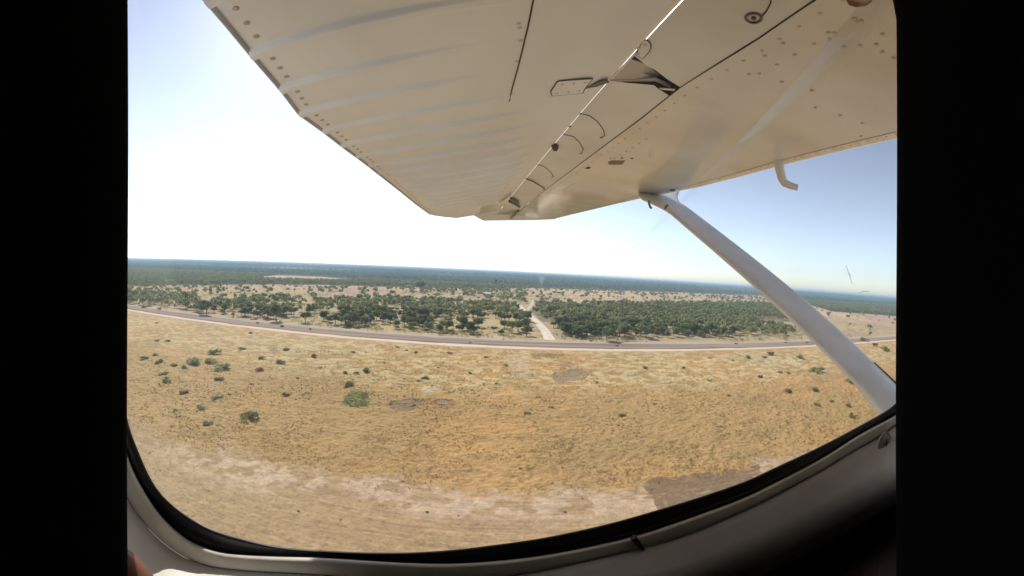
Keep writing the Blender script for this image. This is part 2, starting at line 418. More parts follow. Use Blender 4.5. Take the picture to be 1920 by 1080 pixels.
strip('sand_track', TRK, 5.2, 3.6, .04, mat('white_sand', (.70, .60, .48), .95, .1, noise=(.2, (.58, .48, .37), .4, .7)), .05, 200)
strip('sand_spur', FORK, 3.4, 3, .044, mat('grey_sand', (.56, .48, .38), .95, .1, noise=(.2, (.46, .39, .3), .4, .7)), .16, 60)

# ------------------------------------------------------------------ vegetation meshes
LEAF = [leaf_mat('dark_green_foliage', (.175, .195, .09), (.28, .30, .13), .58),
        leaf_mat('olive_foliage', (.20, .21, .09), (.31, .315, .13), .58),
        leaf_mat('yellow_green_foliage', (.225, .25, .08), (.34, .36, .11), .58)]
BARK = mat('grey_brown_bark', (.11, .085, .065), .9, .2, noise=(3, (.17, .14, .11), .4, .6))
def cards(P, N, size, r):
    """small leaf-clump quads at points P facing roughly N"""
    n = len(P); a = N + [0, 0, .6] + r.normal(0, .55, (n, 3)); a /= np.linalg.norm(a, axis=1)[:, None]
    u = np.cross(a, r.normal(0, 1, (n, 3))); u /= np.linalg.norm(u, axis=1)[:, None]; w = np.cross(a, u)
    s = size[:, None]; k = r.uniform(.6, 1.1, (n, 1))
    V = np.stack([P - u * s, P + w * s * k, P + u * s, P - w * s * k * .9], 1).reshape(-1, 3)
    return V, np.arange(4 * n).reshape(-1, 4)
def crown_points(r, n, rad, zc, flat, lobes):
    L = []
    for _ in range(lobes):
        a = r.uniform(0, 2 * math.pi); q = rad * r.uniform(.25, .68)
        L.append((np.array([q * math.cos(a), q * math.sin(a), zc + rad * flat * r.uniform(-.45, .45)]), rad * r.uniform(.32, .55)))
    P, N = [], []
    for c, q in L:
        m = n // lobes; d = r.normal(0, 1, (m, 3)); d /= np.linalg.norm(d, axis=1)[:, None]; d[:, 2] = np.where(d[:, 2] < -.35, -d[:, 2], d[:, 2])
        t = r.uniform(.55, 1.05, (m, 1))
        P.append(c + d * t * q * np.array([1, 1, max(.62, flat)])); N.append(d)
    return np.vstack(P), np.vstack(N), L
TREES = []          # (crown mesh, trunk mesh)
for k in range(12):
    r = np.random.default_rng(100 + k)
    rad = r.uniform(2.4, 3.4); zc = r.uniform(3.2, 3.9); flat = r.uniform(.78, 1.0)
    P, N, L = crown_points(r, 1300, rad, zc, flat, 11)
    V, F = cards(P, N, r.uniform(.18, .44, len(P)), r)
    cm = mesh_np('crown', V, F); cm.materials.append(LEAF[k % 3])
    t = MB(); top = np.array([r.normal(0, .2), r.normal(0, .2), zc * .5])
    t.tube([(0, 0, -.3), (top[0] * .4, top[1] * .5, zc * .25), top], [.24, .17, .14], 7)
    for c, q in L[:6]:
        mid = (top + c) / 2 + r.normal(0, .2, 3); t.tube([top - [0, 0, .1], mid, c], [.11, .08, .03], 5)
    tm = t.mesh('trunk', True); tm.materials.append(BARK)
    TREES.append((cm, tm))
SHRUBS = []
SHRUB_M = [leaf_mat('grey_green_scrub', (.34, .375, .215), (.47, .50, .29), .62), leaf_mat('olive_scrub', (.32, .32, .14), (.45, .43, .20), .62),
           leaf_mat('brown_scrub', (.31, .225, .14), (.42, .32, .20), .6), leaf_mat('dark_scrub', (.24, .25, .11), (.34, .34, .15), .62)]
for k in range(12):
    r = np.random.default_rng(300 + k)
    P, N, L = crown_points(r, 520, .85, .40, .5, 8); P[:, 2] = np.abs(P[:, 2])
    V, F = cards(P, N, r.uniform(.04, .11, len(P)), r)
    st = MB()
    for c, q in L: st.tube([(0, 0, -.1), c * .5, c], [.03, .02, .01], 4)
    nq = len(V); V = np.vstack([V] + st.v); F4 = np.vstack([F] + [f + nq for f in st.f4])
    me = mesh_np('shrub', V, F4); me.materials.append(SHRUB_M[k // 3]); SHRUBS.append(me)

# ------------------------------------------------------------------ the woods
def scatter(x0, x1, y0, y1, step, seed):
    r = np.random.default_rng(seed)
    gx, gy = np.meshgrid(np.arange(x0, x1, step), np.arange(y0, y1, step))
    x = gx.ravel() + r.uniform(-.48, .48, gx.size) * step; y = gy.ravel() + r.uniform(-.48, .48, gx.size) * step
    k = np.abs(x) < y * 2.15 + 30
    x, y = x[k], y[k]
    px, py = project(x, y, np.zeros_like(x))
    k = (px > 200) & (px < 1725); x, y, px, py = x[k], y[k], px[k], py[k]
    d = wood_density(px, py, x, y)
    k = r.uniform(0, 1, len(x)) < d
    return x[k], y[k], px[k], py[k]
tx, ty, tpx, tpy = scatter(-1500, 1500, V_VERGE - 3, 760, 5.3, 1)
# hand-placed trees: foot pixel, crown width in pixels, variant, label
FEATURE = [
    (787, 548, 17, 0, 'big rounded dark tree alone in the clearing beside the white-roofed house', 1.25),
    (823, 624, 15, 1, 'small leaning tree with a bare forked trunk at the road edge of the left wood', 1.0),
    (1211, 635, 19, 0, 'tall dark oval tree standing free on bare soil right of the white sand track', 1.15),
    (1171, 630, 22, 1, 'broad greyish tree standing in the gap left of the tall dark oval tree', 1.0),
    (1138, 639, 26, 0, 'wide dark tree at the road edge nearest the white sand track mouth on its right', .95),
    (987, 630, 24, 2, 'round green tree at the road edge just left of the white sand track mouth', .9),
    (518, 602, 30, 3, 'big dark tree at the road edge beside the yellow grassy gap in the left wood', 1.1),
    (742, 616, 17, 5, 'neat round tree on a short trunk at the front of the left wood', 1.0),
    (387, 590, 26, 4, 'wide dark tree at the road edge left of the pale roadside bank', .9),
]
fp = np.array([ground(f[0], f[1]) for f in FEATURE])
dmin = np.min(np.hypot(tx[:, None] - fp[:, 0], ty[:, None] - fp[:, 1]) / np.array([f[2] / PXR * np.hypot(*p) * .9 for f, p in zip(FEATURE, fp)]), axis=1)
k = dmin > 1; tx, ty, tpx, tpy = tx[k], ty[k], tpx[k], tpy[k]
order = np.argsort(np.hypot(tx, ty)); NIND = 290
def put_tree(x, y, v, s, sz, label, group=None):
    o = bpy.data.objects.new('woodland_tree', None); COL.objects.link(o)
    o.location = (x, y, 0); o.rotation_euler = (0, 0, random.uniform(0, 6.28)); o.scale = (s, s, sz)
    tag(o, label, 'tree', group)
    link('crown', TREES[v][0], o); link('trunk', TREES[v][1], o)
    return o
for f, p in zip(FEATURE, fp):
    w = f[2] / PXR * math.hypot(p[0], p[1]); s = w / 5.6
    put_tree(p[0], p[1], f[3], s, s * f[5], f[4])
def block(px, py, x, y):
    if y > V_VERGE and py < np.interp(px, *FF): return None
    dl = np.interp(px, *LF) - py; dr = np.interp(px, *RF) - py
    if px < 1005 and py > np.interp(px, *LB) - 1:
        if px < 372: return ('dark green tree in the thicket at the left end of the wood beyond the road', 'trees of the far left thicket')
        if px < 548: return ('dark green tree in the clump between the two grassy gaps of the left wood', 'trees between the grassy gaps')
        if px < 700: return ('bushy tree in the left wood just right of its yellow grassy gap', 'trees right of the grassy gap')
        if dl < 12: return ('roadside bushy tree along the front of the wood left of the white sand track', 'roadside trees left of the sand track')
        return ('green tree inside the wood left of the white sand track, behind its roadside row', 'inner trees left of the sand track')
    if px >= 985 and px < 1515 and py > np.interp(px, *RB) - 1:
        if dr < 12: return ('dark bushy tree along the road front of the wood right of the white sand track', 'roadside trees right of the sand track')
        if px < 1130: return ('green tree inside the right wood close to the white sand track', 'inner trees beside the sand track')
        return ('green tree inside the dense wood between the white sand track and the wing strut', 'inner trees of the right wood')
    if px > 1500: return ('lone small tree on the open tan land right of the wing strut', 'trees on the open land past the strut')
    return ('small dark tree scattered on the open tan clearing beyond the woods', 'trees of the clearing')
for i in order[:NIND]:
    b = block(tpx[i], tpy[i], tx[i], ty[i])
    s = random.choice((random.uniform(.5, .8), random.uniform(.75, 1.2), random.uniform(.85, 1.15)))
    put_tree(tx[i], ty[i], random.randrange(12), s, s * random.uniform(.85, 1.1), b[0], b[1])

def lump_template(r, nl, cardn):
    """a light tree: leaf clumps on a few lobes, unit radius, plus a stub of trunk"""
    P, N, L = crown_points(r, cardn, 1.0, 1.12, .88, nl)
    return cards(P, N, r.uniform(.13, .26, len(P)), r)
TPL = [lump_template(np.random.default_rng(500 + k), 6, 120) for k in range(8)]
TPF = [lump_template(np.random.default_rng(600 + k), 4, 28) for k in range(6)]
for j, (V, F) in enumerate(TPF): TPF[j] = ((V - [0, 0, 1.2]) * np.array([1.25, 1.25, 1.3]) + [0, 0, 1.1], F)
def mass(name, label, cat, xs, ys, rad, tpl, m, seed):
    r = np.random.default_rng(seed); Vs, Fs, n = [], [], 0
    pick = r.integers(0, len(tpl), len(xs))
    for t in range(len(tpl)):
        k = pick == t
        if not k.any(): continue
        V, F = tpl[t]; X, Y, R = xs[k], ys[k], rad[k]; a = r.uniform(0, 6.28, k.sum()); ca, sa = np.cos(a), np.sin(a)
        W = np.stack([X[:, None] + R[:, None] * (V[:, 0] * ca[:, None] - V[:, 1] * sa[:, None]),
                      Y[:, None] + R[:, None] * (V[:, 0] * sa[:, None] + V[:, 1] * ca[:, None]),
                      R[:, None] * V[:, 2] * np.minimum(1, 11 / R)[:, None] * r.uniform(.85, 1.15, (k.sum(), 1))], -1)
        Fs.append((np.arange(k.sum())[:, None, None] * len(V) + F[None] + n).reshape(-1, 4)); Vs.append(W.reshape(-1, 3)); n += k.sum() * len(V)
    me = mesh_np(name, np.concatenate(Vs), np.concatenate(Fs))
    o = link(name, me, None, m); tag(o, label, cat, kind='stuff'); return o
rest = order[NIND:]
mass('woodland', 'green bush woodland filling the woods behind the front trees', 'woodland', tx[rest], ty[rest], np.where(rng.uniform(0, 1, len(rest)) < .3, rng.uniform(1.3, 2.2, len(rest)), rng.uniform(2.2, 3.6, len(rest))), TPL, LEAF[1], 7)
def low_scrub():
    r = np.random.default_rng(57); n = 5200
    dep = np.radians(r.uniform(12.0, 34, n)); Q = H / np.tan(dep); A = np.radians(r.uniform(-68, 64, n)); x, y = Q * np.sin(A), Q * np.cos(A)
    px, py = project(x, y, np.zeros(n))
    f = fbm(x / 12, y / 9, 58, 3) + .10 * smooth(-10, -60, x)
    k = (y < V_TRACK - 5) & (y > 42) & (px > 215) & (px < 1710) & (f > .55) & (r.uniform(0, 1, n) < .55)
    x, y = x[k], y[k]
    mass('low_scrub', 'low dry olive scrub scattered through the grass', 'scrub', x, y, r.uniform(.10, .42, len(x)) * np.clip(np.hypot(x, y) / 90, .6, 1.2), TPF, SHRUB_M[1], 59)
low_scrub()
def undergrowth():
    r = np.random.default_rng(91); n = 16000
    y = V_VERGE - 3 + 420 * r.uniform(0, 1, n) ** 1.4; x = r.uniform(-1, 1, n) * (y * 1.6 + 20)
    px, py = project(x, y, np.zeros(n))
    k = (px > 210) & (px < 1720) & (fbm(x / 16, y / 16, 93, 2) > .47) & (dist_poly(x, y, TRK) > 4.5) & (dist_poly(x, y, FORK) > 4)
    k &= (px < 1500) | (r.uniform(0, 1, n) < .25)
    x, y = x[k], y[k]
    mass('undergrowth', 'low dry scrub between the trees beyond the road', 'scrub', x, y, r.uniform(.35, 1.0, len(x)), TPF, SHRUB_M[1], 9)
undergrowth()
FX, FY, FR = [], [], []
for (y0, y1, st, rr) in ((760, 1500, 10, (3.6, 5.2)), (1500, 3200, 19, (6, 9)), (3200, 8000, 48, (12, 20))):
    x, y, a, b = scatter(-1.7 * y1, 1.7 * y1, y0, y1, st, int(y0))
    FX.append(x); FY.append(y); FR.append(rng.uniform(*rr, len(x)) * np.where(rng.uniform(0, 1, len(x)) < .05, 1.25, 1))
FX, FY, FR = map(np.concatenate, (FX, FY, FR))
o = mass('far_forest', 'dark forest spreading flat to the horizon', 'forest', FX, FY, FR, TPF, leaf_mat('far_forest_foliage', (.11, .145, .10), (.17, .205, .13), .5), 8)
print('trees', len(tx), 'far', len(FX))

# ------------------------------------------------------------------ shrubs on the grass
SH = [(272,674,20),(291,667,18),(297,680,22),(326,686,18),(343,692,20),(365,681,40),(396,680,28),(401,663,30),(305,702,24),(312,716,30),(418,692,40),(411,712,22),(347,738,24),(410,749,25),(378,766,25),(465,787,48),(390,796,24),(472,722,12),(487,695,22),(535,741,20),(490,674,18),(537,657,18),(527,682,28),(455,656,18),(590,669,18),(649,699,14),(667,701,16),(690,697,26),(650,724,32),(784,715,13),(796,710,17),(662,661,10),(745,652,11),(762,658,11),(779,662,12),(842,662,14),(932,721,16),(950,686,18),(912,671,12),(295,606,9),(315,640,14),(295,640,14),(470,625,12),(987,778,22),(1035,766,14),(1165,780,18),(1242,766,10),(1227,758,10),(1212,691,18),(1375,677,10),(1425,708,18),(1480,701,14),(1462,699,13),(1532,699,38),(1592,718,28),(1525,733,28),(1477,735,20),(1532,760,18),(1592,762,18),(1600,782,22),(1400,671,18),(1445,665,22),(1432,671,14),(1502,672,22),(1555,661,26),(1567,683,14),(1657,658,26),(1640,649,18),(1365,741,10),(1560,755,15),(1060,961,9),(975,878,8),(483,606,10),(529,613,12),(581,618,10),(269,577,13),(299,581,12),(653,613,18),(744,614,14),(882,643,8),(944,636,6),(798,620,10),(777,618,8),(831,624,16),(899,628,12),(1020,660,6),(1107,640,9),(1157,649,9),(1212,641,5),(1380,645,9),(1473,643,7),(1513,643,7),(1620,639,24),(560,958,8),(800,960,8),(860,968,7),(640,975,7),(1060,835,9),(1300,800,8),(870,852,8),(520,830,10),(330,770,12),(430,740,12),(1118,717,9),(1330,715,10),(1010,745,10),(720,680,10),(820,690,10),(880,700,12),(1280,690,12),(1330,672,10),(560,710,12),(600,690,12)]
GLAB = {465: 'widest grey-green bush low in the left of the grass', 650: 'dense green bush just above the mossy green patch', 784: 'small dark bush at the lower left of a touching pair near the brown mud hole',
        796: 'dark bush at the upper right of a touching pair near the brown mud hole', 1532: None, 987: 'olive bush standing alone in the middle of the golden grass', 1165: 'low green bush alone in golden grass below the mud patches',
        472: 'tall thin brown bush among the green bushes at left', 1620: 'long dark scrub line beside the track just right of the strut', 1020: 'tiny black bush on the near edge of the pale dirt track',
        365: 'large grey-green bush in the thick of the left bush group', 1060: None, 1107: 'small round bush on the gravel road under the woods right of the sand track', 1157: 'brown bush growing on the near gravel edge right of the sand track mouth'}
rows = {}
for (px, py, w) in SH:
    g = ground(px, py)
    y = g[1]
    if y > V_TRACK + 1: row = 'along the gravel road'
    elif y > 110: row = 'in bleached grass near the dirt track'
    elif y > 72: row = 'in the middle of the grass'
    elif y > 48: row = 'in the near golden grass'
    else: row = 'on the bare runway strip below'
    rows.setdefault(row, []).append((px, py, w, g))
ORD = ['leftmost', 'second', 'third', 'fourth', 'fifth', 'sixth', 'seventh', 'eighth', 'ninth', 'tenth', 'eleventh', 'twelfth', 'thirteenth', 'fourteenth', 'fifteenth', 'sixteenth', 'seventeenth', 'eighteenth', 'nineteenth', 'twentieth', 'twenty-first', 'twenty-second', 'twenty-third', 'twenty-fourth', 'twenty-fifth', 'twenty-sixth', 'twenty-seventh', 'twenty-eighth', 'twenty-ninth', 'thirtieth']
TINT = ['grey-green', 'olive', 'brown', 'dark']
for row, L in rows.items():
    L.sort()
    for i, (px, py, w, g) in enumerate(L):
        tone = 0 if (px < 480 and py < 800) else 1
        if 'gravel' in row: tone = 2 if i % 3 else 3
        if px in (347, 472, 487, 527, 590, 537, 1477, 1227, 1242, 662, 745, 762, 779): tone = 2
        if px in (650, 784, 796, 465, 690, 1532): tone = 3 if px in (784, 796) else 1
        dist = math.hypot(math.hypot(*g), H); W = w / PXR * dist
        size = 'small' if w < 13 else ('wide' if w > 25 else 'mid-sized')
        o = link('shrub', SHRUBS[tone * 3 + i % 3])
        s = W / 1.75; o.location = (g[0], g[1], -.05 * s); o.scale = (s, s * .9, s * random.uniform(.5, .72)); o.rotation_euler = (0, 0, random.uniform(0, 6.28))
        n = len(L)
        if i < n / 2: where = 'leftmost' if i == 0 else ORD[i] + ' from the left'
        else: j = n - 1 - i; where = 'rightmost' if j == 0 else ORD[j] + ' from the right'
        lab = GLAB.get(px) or '%s %s bush, %s %s' % (size, TINT[tone], where, row)
        tag(o, lab, 'bush', 'bushes dotted over the grass')

def straw():
    m = mat('dry_grass_blades', (1, 1, 1), .9, .1, attr='soil'); nt = m.node_tree; p = nt.nodes['Principled BSDF']; out = nt.nodes['Material Output']
    t = nt.nodes.new('ShaderNodeBsdfTranslucent'); mx = nt.nodes.new('ShaderNodeMixShader'); mx.inputs[0].default_value = .5
    at = [n for n in nt.nodes if n.type == 'VERTEX_COLOR'][0]
    nt.links.new(at.outputs[0], t.inputs[0]); nt.links.new(p.outputs[0], mx.inputs[1]); nt.links.new(t.outputs[0], mx.inputs[2]); nt.links.new(mx.outputs[0], out.inputs[0])
    return m
# short dry tussocks, uncountable
def tussocks():
    r = np.random.default_rng(77); n = 42000
    dep = np.radians(r.uniform(11.8, 46, n)); R = H / np.tan(dep); A = np.radians(r.uniform(-70, 66, n))
    x, y = R * np.sin(A), R * np.cos(A)
    px, py = project(x, y, np.zeros(n))
    k = (y < V_TRACK - 3) & (y > 12) & (fbm(x / 5, y / 4, 51, 3) > .43) & (px > 200) & (px < 1720)
    edge = np.interp(px, [0, 240, 330, 420, 520, 640, 760, 900, 1050, 1210, 1330, 1420, 1560, 1700], [790, 812, 838, 858, 872, 892, 912, 930, 930, 920, 902, 880, 842, 800])
    k &= (py < edge - 6) | (r.uniform(0, 1, n) < .10)
    x, y = x[k], y[k]; n = len(x)
    c, z = ground_look(x, y)
    s = r.uniform(.08, .24, n) * (.7 + .6 * fbm(x / 7, y / 7, 52, 2)); s = s * np.clip(np.hypot(x, y) / 70, .55, 1.25); a0 = r.uniform(0, 6.28, n)
    V, F = [], []
    base = np.stack([x, y, z - .03], -1)
    m = 7
    for j in range(m):      # each tussock: seven bent blades
        a = a0 + j * 2 * math.pi / m; lean = s * r.uniform(.5, 1.3, n); h = s * r.uniform(.3, .65, n)
        d = np.stack([np.cos(a), np.sin(a), 0 * a], -1); q = np.stack([-np.sin(a), np.cos(a), 0 * a], -1) * (s * .34)[:, None]
        b = base + d * (s * .08)[:, None]; t = base + d * lean[:, None] + np.stack([0 * h, 0 * h, h], -1)
        mid = base + d * (lean * .45)[:, None] + np.stack([0 * h, 0 * h, h * .8], -1)
        V.append(np.stack([b - q * .6, b + q * .6, mid + q, t], 1))
    V = np.stack(V, 1).reshape(-1, 3)
    me = mesh_np('dry_grass', V, np.arange(len(V)).reshape(-1, 4))
    at = me.color_attributes.new('soil', 'FLOAT_COLOR', 'POINT')
    cc = np.ones((n, 28, 4), np.float32); cc[:, :, :3] = (c * 1.02)[:, None, :]
    at.data.foreach_set('color', cc.ravel())
    o = link('dry_grass', me, None, straw())
    tag(o, 'dry golden grass tussocks covering the plain', 'grass', kind='stuff')
tussocks()

def weeds():
    r = np.random.default_rng(21); P = np.array([(640, 762), (648, 744), (664, 735), (688, 736), (694, 750), (690, 762), (664, 765)], float)
    px, py = r.uniform(638, 697, 900), r.uniform(734, 766, 900); k = inpoly(px, py, [tuple(p) for p in P]) & (fbm(px / 9, py / 5, 23, 2) > .42)
    G = np.array([ground(a, b) for a, b in zip(px[k], py[k])])
    mass('green_weeds', 'low green weeds filling the mossy damp patch in the grass', 'weeds', G[:, 0], G[:, 1], r.uniform(.07, .19, len(G)), TPF, leaf_mat('green_weed', (.17, .19, .075), (.26, .27, .11), .55), 22)
weeds()
# ------------------------------------------------------------------ far houses, tank tower, stones
ROOF = mat('white_metal_roof', (.78, .76, .72), .5, .4); WALL = mat('cream_wall', (.55, .5, .43), .8, .3); DARK = mat('dark_opening', (.03, .03, .03), .8, .2)
def house(px, py, wpx, label, flat=.3, rot=0.1):
    p = ground(px, py); W = wpx / PXR * math.hypot(*p); D = W * .5; h = min(3.2, W * .3)
    o = bpy.data.objects.new('house', None); COL.objects.link(o); o.location = (p[0], p[1], 0); o.rotation_euler = (0, 0, math.atan2(p[0], p[1]) * -1 + rot)
    tag(o, label, 'house')
    MB().box((0, 0, h / 2), (W, D, h)).build('wall', WALL, o)
    r = MB(); e = .35; rh = D * flat
    a = [(-W / 2 - e, -D / 2 - e, h), (-W / 2 - e, D / 2 + e, h), (-W / 2 - e, 0, h + rh)]; b = [(W / 2 + e, q[1], q[2]) for q in a]
    r.prism(np.array(a), np.array(b)); r.build('roof', ROOF, o)
    MB().box((W * .1, -D / 2 - .02, 1.05), (1, .08, 2.1)).build('door', DARK, o)
    for q in (-.3, .32): MB().box((W * q, -D / 2 - .02, h * .55), (1.1, .07, .9)).build('window', DARK, o)
    return o
house(765, 540, 11, 'white-roofed house in the clearing left of the big rounded dark tree')
house(914, 555, 16, 'long white-roofed building among trees beyond the left wood')
house(608, 516, 9, 'white house standing at the far edge of the pale clearing in the forest', .4)
house(695, 526, 5, 'tiny white house in the forest right of the pale clearing')
house(752, 528, 6, 'left one of two tiny white houses deep in the forest above the pinkish clearing')
house(762, 532, 6, 'right one of two tiny white houses deep in the forest above the pinkish clearing')
def tank_tower(px, py):
    p = ground(px, py); o = bpy.data.objects.new('water_tower', None); COL.objects.link(o); o.location = (p[0], p[1], 0)
    d = math.hypot(*p); k = d / PXR; hh = 15 * k
    tag(o, 'dark water tank on a tall stand rising above the forest near the long white-roofed building', 'water tower')
    st = mat('dark_steel', (.05, .055, .06), .6, .4, metallic=.3)
    MB().tube([(0, 0, hh - 4.5 * k), (0, 0, hh - 4 * k), (0, 0, hh - .8 * k), (0, 0, hh)], [1.6 * k, 2.4 * k, 2.4 * k, .4 * k], 14).build('tank', st, o)
    for a in range(4):
        c, s = math.cos(a * math.pi / 2 + .4), math.sin(a * math.pi / 2 + .4)
        MB().tube([(2.2 * k * c, 2.2 * k * s, 0), (1.5 * k * c, 1.5 * k * s, hh - 4.4 * k)], .28 * k, 6).build('leg', st, o)
    for z in (.3, .6):
        q = [(2 * k * math.cos(a * math.pi / 2 + .4), 2 * k * math.sin(a * math.pi / 2 + .4), hh * z) for a in range(5)]
        MB().tube(q, .16 * k, 5, False).build('brace', st, o)
tank_tower(929, 538)
STONE = mat('white_stone', (.75, .7, .66), .8, .3, noise=(6, (.55, .5, .46), .4, .6))
def stone(px, py, wpx, label, k):
    p = ground(px, py); s = wpx / PXR * math.hypot(math.hypot(*p), H) / 2
    r = np.random.default_rng(k); t = MB()
    nr, nc = 6, 9
    th = np.linspace(0.05, math.pi - .05, nr)[:, None]; ph = np.linspace(0, 2 * math.pi, nc, endpoint=False)[None]
    q = r.uniform(.75, 1.15, (nr, nc)); V = np.stack([np.sin(th) * np.cos(ph) * q, np.sin(th) * np.sin(ph) * q, np.cos(th) * q * .7 + 0 * ph], -1).reshape(-1, 3)
    t.add(V * s, grid_faces(nr, nc, True)); o = t.build('white_stone', STONE, None); o.location = (p[0], p[1], s * .35); o.rotation_euler = (0, 0, k)
    tag(o, label, 'stone', 'white stones by the mud holes')
stone(717.5, 749, 4, 'left one of two white stones between the green patch and the mud hole', 1)
stone(722.5, 749.3, 4, 'right one of two white stones between the green patch and the mud hole', 2)
stone(831.5, 758, 4, 'left one of the white stones in the small mud hole at right', 3)
stone(837, 757.6, 4.2, 'right one of the white stones in the small mud hole at right', 4)
stone(826, 757.5, 2.6, 'smallest white stone at the left rim of the small mud hole', 5)

# ================================================================== THE AEROPLANE (local axes: x to the nose, y along the span, z up)
hW = .50                                     # wing underside above the lens
S_ = unit([-.1324, .079, .988]); e1 = unit(np.array([1, 0, 0]) - S_ * S_[0]); e2 = np.cross(S_, e1); e2 *= np.sign(e2[1])
ph = math.radians(-4); C_ = math.cos(ph) * e1 + math.sin(ph) * e2; N_ = -math.sin(ph) * e1 + math.cos(ph) * e2
Z0 = 1.2                                     # local height of the lens above the aeroplane's own base
cols = [M3 @ (a * FLIP) for a in (C_, S_, N_)]
plane = bpy.data.objects.new('light_aircraft', None); COL.objects.link(plane)
am = Matrix(np.array(cols).T.tolist()).to_4x4(); am.translation = Vector((0, 0, H)) - Vector(cols[2] * Z0)
plane.matrix_world = am
tag(plane, 'small white high-wing aeroplane seen from its cabin, with ribbed flap, wing strut and window', 'aeroplane')
O = np.array([0, 0, Z0])
def adir(px, py):
    d = lens_dir(px, py); return np.array([d @ C_, d @ S_, d @ N_])
def on(px, py, p0, nrm):
    d = adir(px, py); nrm = np.asarray(nrm, float); return O + d * (((np.asarray(p0) - O) @ nrm) / (d @ nrm))
def on_wing(px, py, off=0.0): return on(px, py, (0, 0, Z0 + hW + off), (0, 0, 1))
def on_wall(px, py, s):
    d = adir(px, py); k = max(d[1], .0); q = (k ** 6 + .34 ** 6) ** (1 / 6)      # the cabin wall curves in towards the seats fore and aft
    return O + d * (s / q)
ZW = Z0 + hW

PAINT = mat('cream_white_paint', (.72, .745, .77), .35, .5, noise=(3.2, (.54, .52, .49), .40, .76, (.45, 1, 1)), coat=.6)
PAINT_COVE = mat('grey_white_paint', (.71, .77, .83), .40, .5, noise=(4, (.61, .66, .71), .4, .7), coat=.15)
PAINT_FLAP = mat('chalky_white_paint', (.80, .875, .96), .42, .45, noise=(3, (.70, .76, .84), .4, .7, (1, .4, 1)))
PAINT_WHITE_LIT = mat('white_and_lit_paint', (.84, .82, .79), .3, .5, noise=(9, (.66, .62, .57), .45, .7, (.15, 2.5, 1)), coat=1.0)  # lit, reflecting look put into the wing's white; plain white on the fuselage
PAINT_STRUT = mat('strut_white_paint', (.76, .74, .69), .36, .5, noise=(6, (.64, .62, .58), .4, .7), coat=.2)
SEAM = mat('dark_joint', (.06, .05, .04), .8, .2)
RIVET = mat('rivet_paint', (.60, .57, .53), .4, .5)
STEEL = mat('worn_steel', (.16, .15, .14), .45, .5, metallic=.6)

# ---- wing: lower skin flat, nose rolled up, upper skin
c_h, c_s = .66 * hW, 1.08 * hW
ch = np.mean([on_wing(*p)[0] for p in [(1180, 100), (1137, 150), (1075, 225), (1010, 300)]])
cs_pts = np.array([on_wing(*p) for p in [(1530, 0), (1410, 82), (1275, 165), (1200, 225), (1105, 295), (1025, 355)]])
cs_pts = cs_pts[np.argsort(cs_pts[:, 1])]
seam_c = lambda s: np.interp(s, cs_pts[:, 1], cs_pts[:, 0])
le_pts = np.array([on_wing(*p) for p in [(1680, 262), (1480, 308), (1390, 332), (1305, 353), (1200, 373), (1120, 392), (1040, 411)]])
le_pts = le_pts[np.argsort(le_pts[:, 1])]
le_c = lambda s: np.interp(s, le_pts[:, 1], le_pts[:, 0])
S0, STIP = -1.1, le_pts[-1, 1] + .02
print('hinge', ch, 'seam', cs_pts[:, :2].round(2).tolist(), 'LE', le_pts[:, :2].round(2).tolist(), 'tip', STIP)
S_BREAK = on_wing(1110, 372.5)[1]
def wing_part(name, s0, s1, ns, m, par):
    ss = np.linspace(s0, s1, ns); rows_ = []
    for s in ss:
        a, l = seam_c(s), le_c(s); R = .055; prof = []
        for k in np.linspace(0, 1, 14): prof.append((a + (l - .02 - a) * k, ZW + .0015 * math.sin(math.pi * k)))
        for k in np.linspace(.1, 1, 9): prof.append((l - .02 + R * math.sin(k * math.pi * .5) * 1.0, ZW + R * (1 - math.cos(k * math.pi * .5))))
        top = [(l + R - .02 - (l + R - .02 - ch - .03) * k, ZW + R + .12 * math.sin(math.pi * k ** .6) - .0 * k) for k in np.linspace(.06, 1, 12)]
        prof += top
        prof += [(ch + .03, ZW + .06), (a, ZW + .06)] if False else []
        rows_.append([(x, s, z) for x, z in prof])
    V = np.array(rows_).reshape(-1, 3); nc = len(rows_[0])
    me = mesh_np(name, V, grid_faces(ns, nc), True)
    return link(name, me, par, m)
wing = wing_part('wing', S0, S_BREAK, 40, PAINT, plane)
outer = wing_part('outer_wing_panel', S_BREAK + .003, STIP, 14, PAINT_WHITE_LIT, wing)  # panel's glancing reflection painted as a brighter white
def leading_edge():
    ss = np.linspace(-.6, S_BREAK, 40); R = .055; V = []
    for s in ss:
        l = le_c(s); V.append([(l - .062 + .042 * k, s, ZW - .0014) for k in (0, .5, 1)] + [(l - .02 + (R + .0014) * math.sin(k * math.pi / 2), s, ZW + R - (R + .0014) * math.cos(k * math.pi / 2)) for k in np.linspace(.08, 1, 10)])
    link('leading_edge', mesh_np('leading_edge', np.array(V).reshape(-1, 3), grid_faces(40, 13), True), wing, PAINT_WHITE_LIT)  # bright reflecting rim put into the colour
leading_edge()
# close the tip
def tip_cap():
    l, a = le_c(STIP), ch - .0; pts = [(a, ZW), (l - .02, ZW), (l + .03, ZW + .05), (l - .1, ZW + .13), (a + .3, ZW + .13), (a, ZW + .05)]
    P = np.array([(x, STIP, z) for x, z in pts]); Q = P + [0, .12, .02]; Q[:, 0] = Q[:, 0] * .9 + P[:, 0].mean() * .1
    MB().prism(P, Q).build('wing_tip', PAINT_WHITE_LIT, wing)
tip_cap()
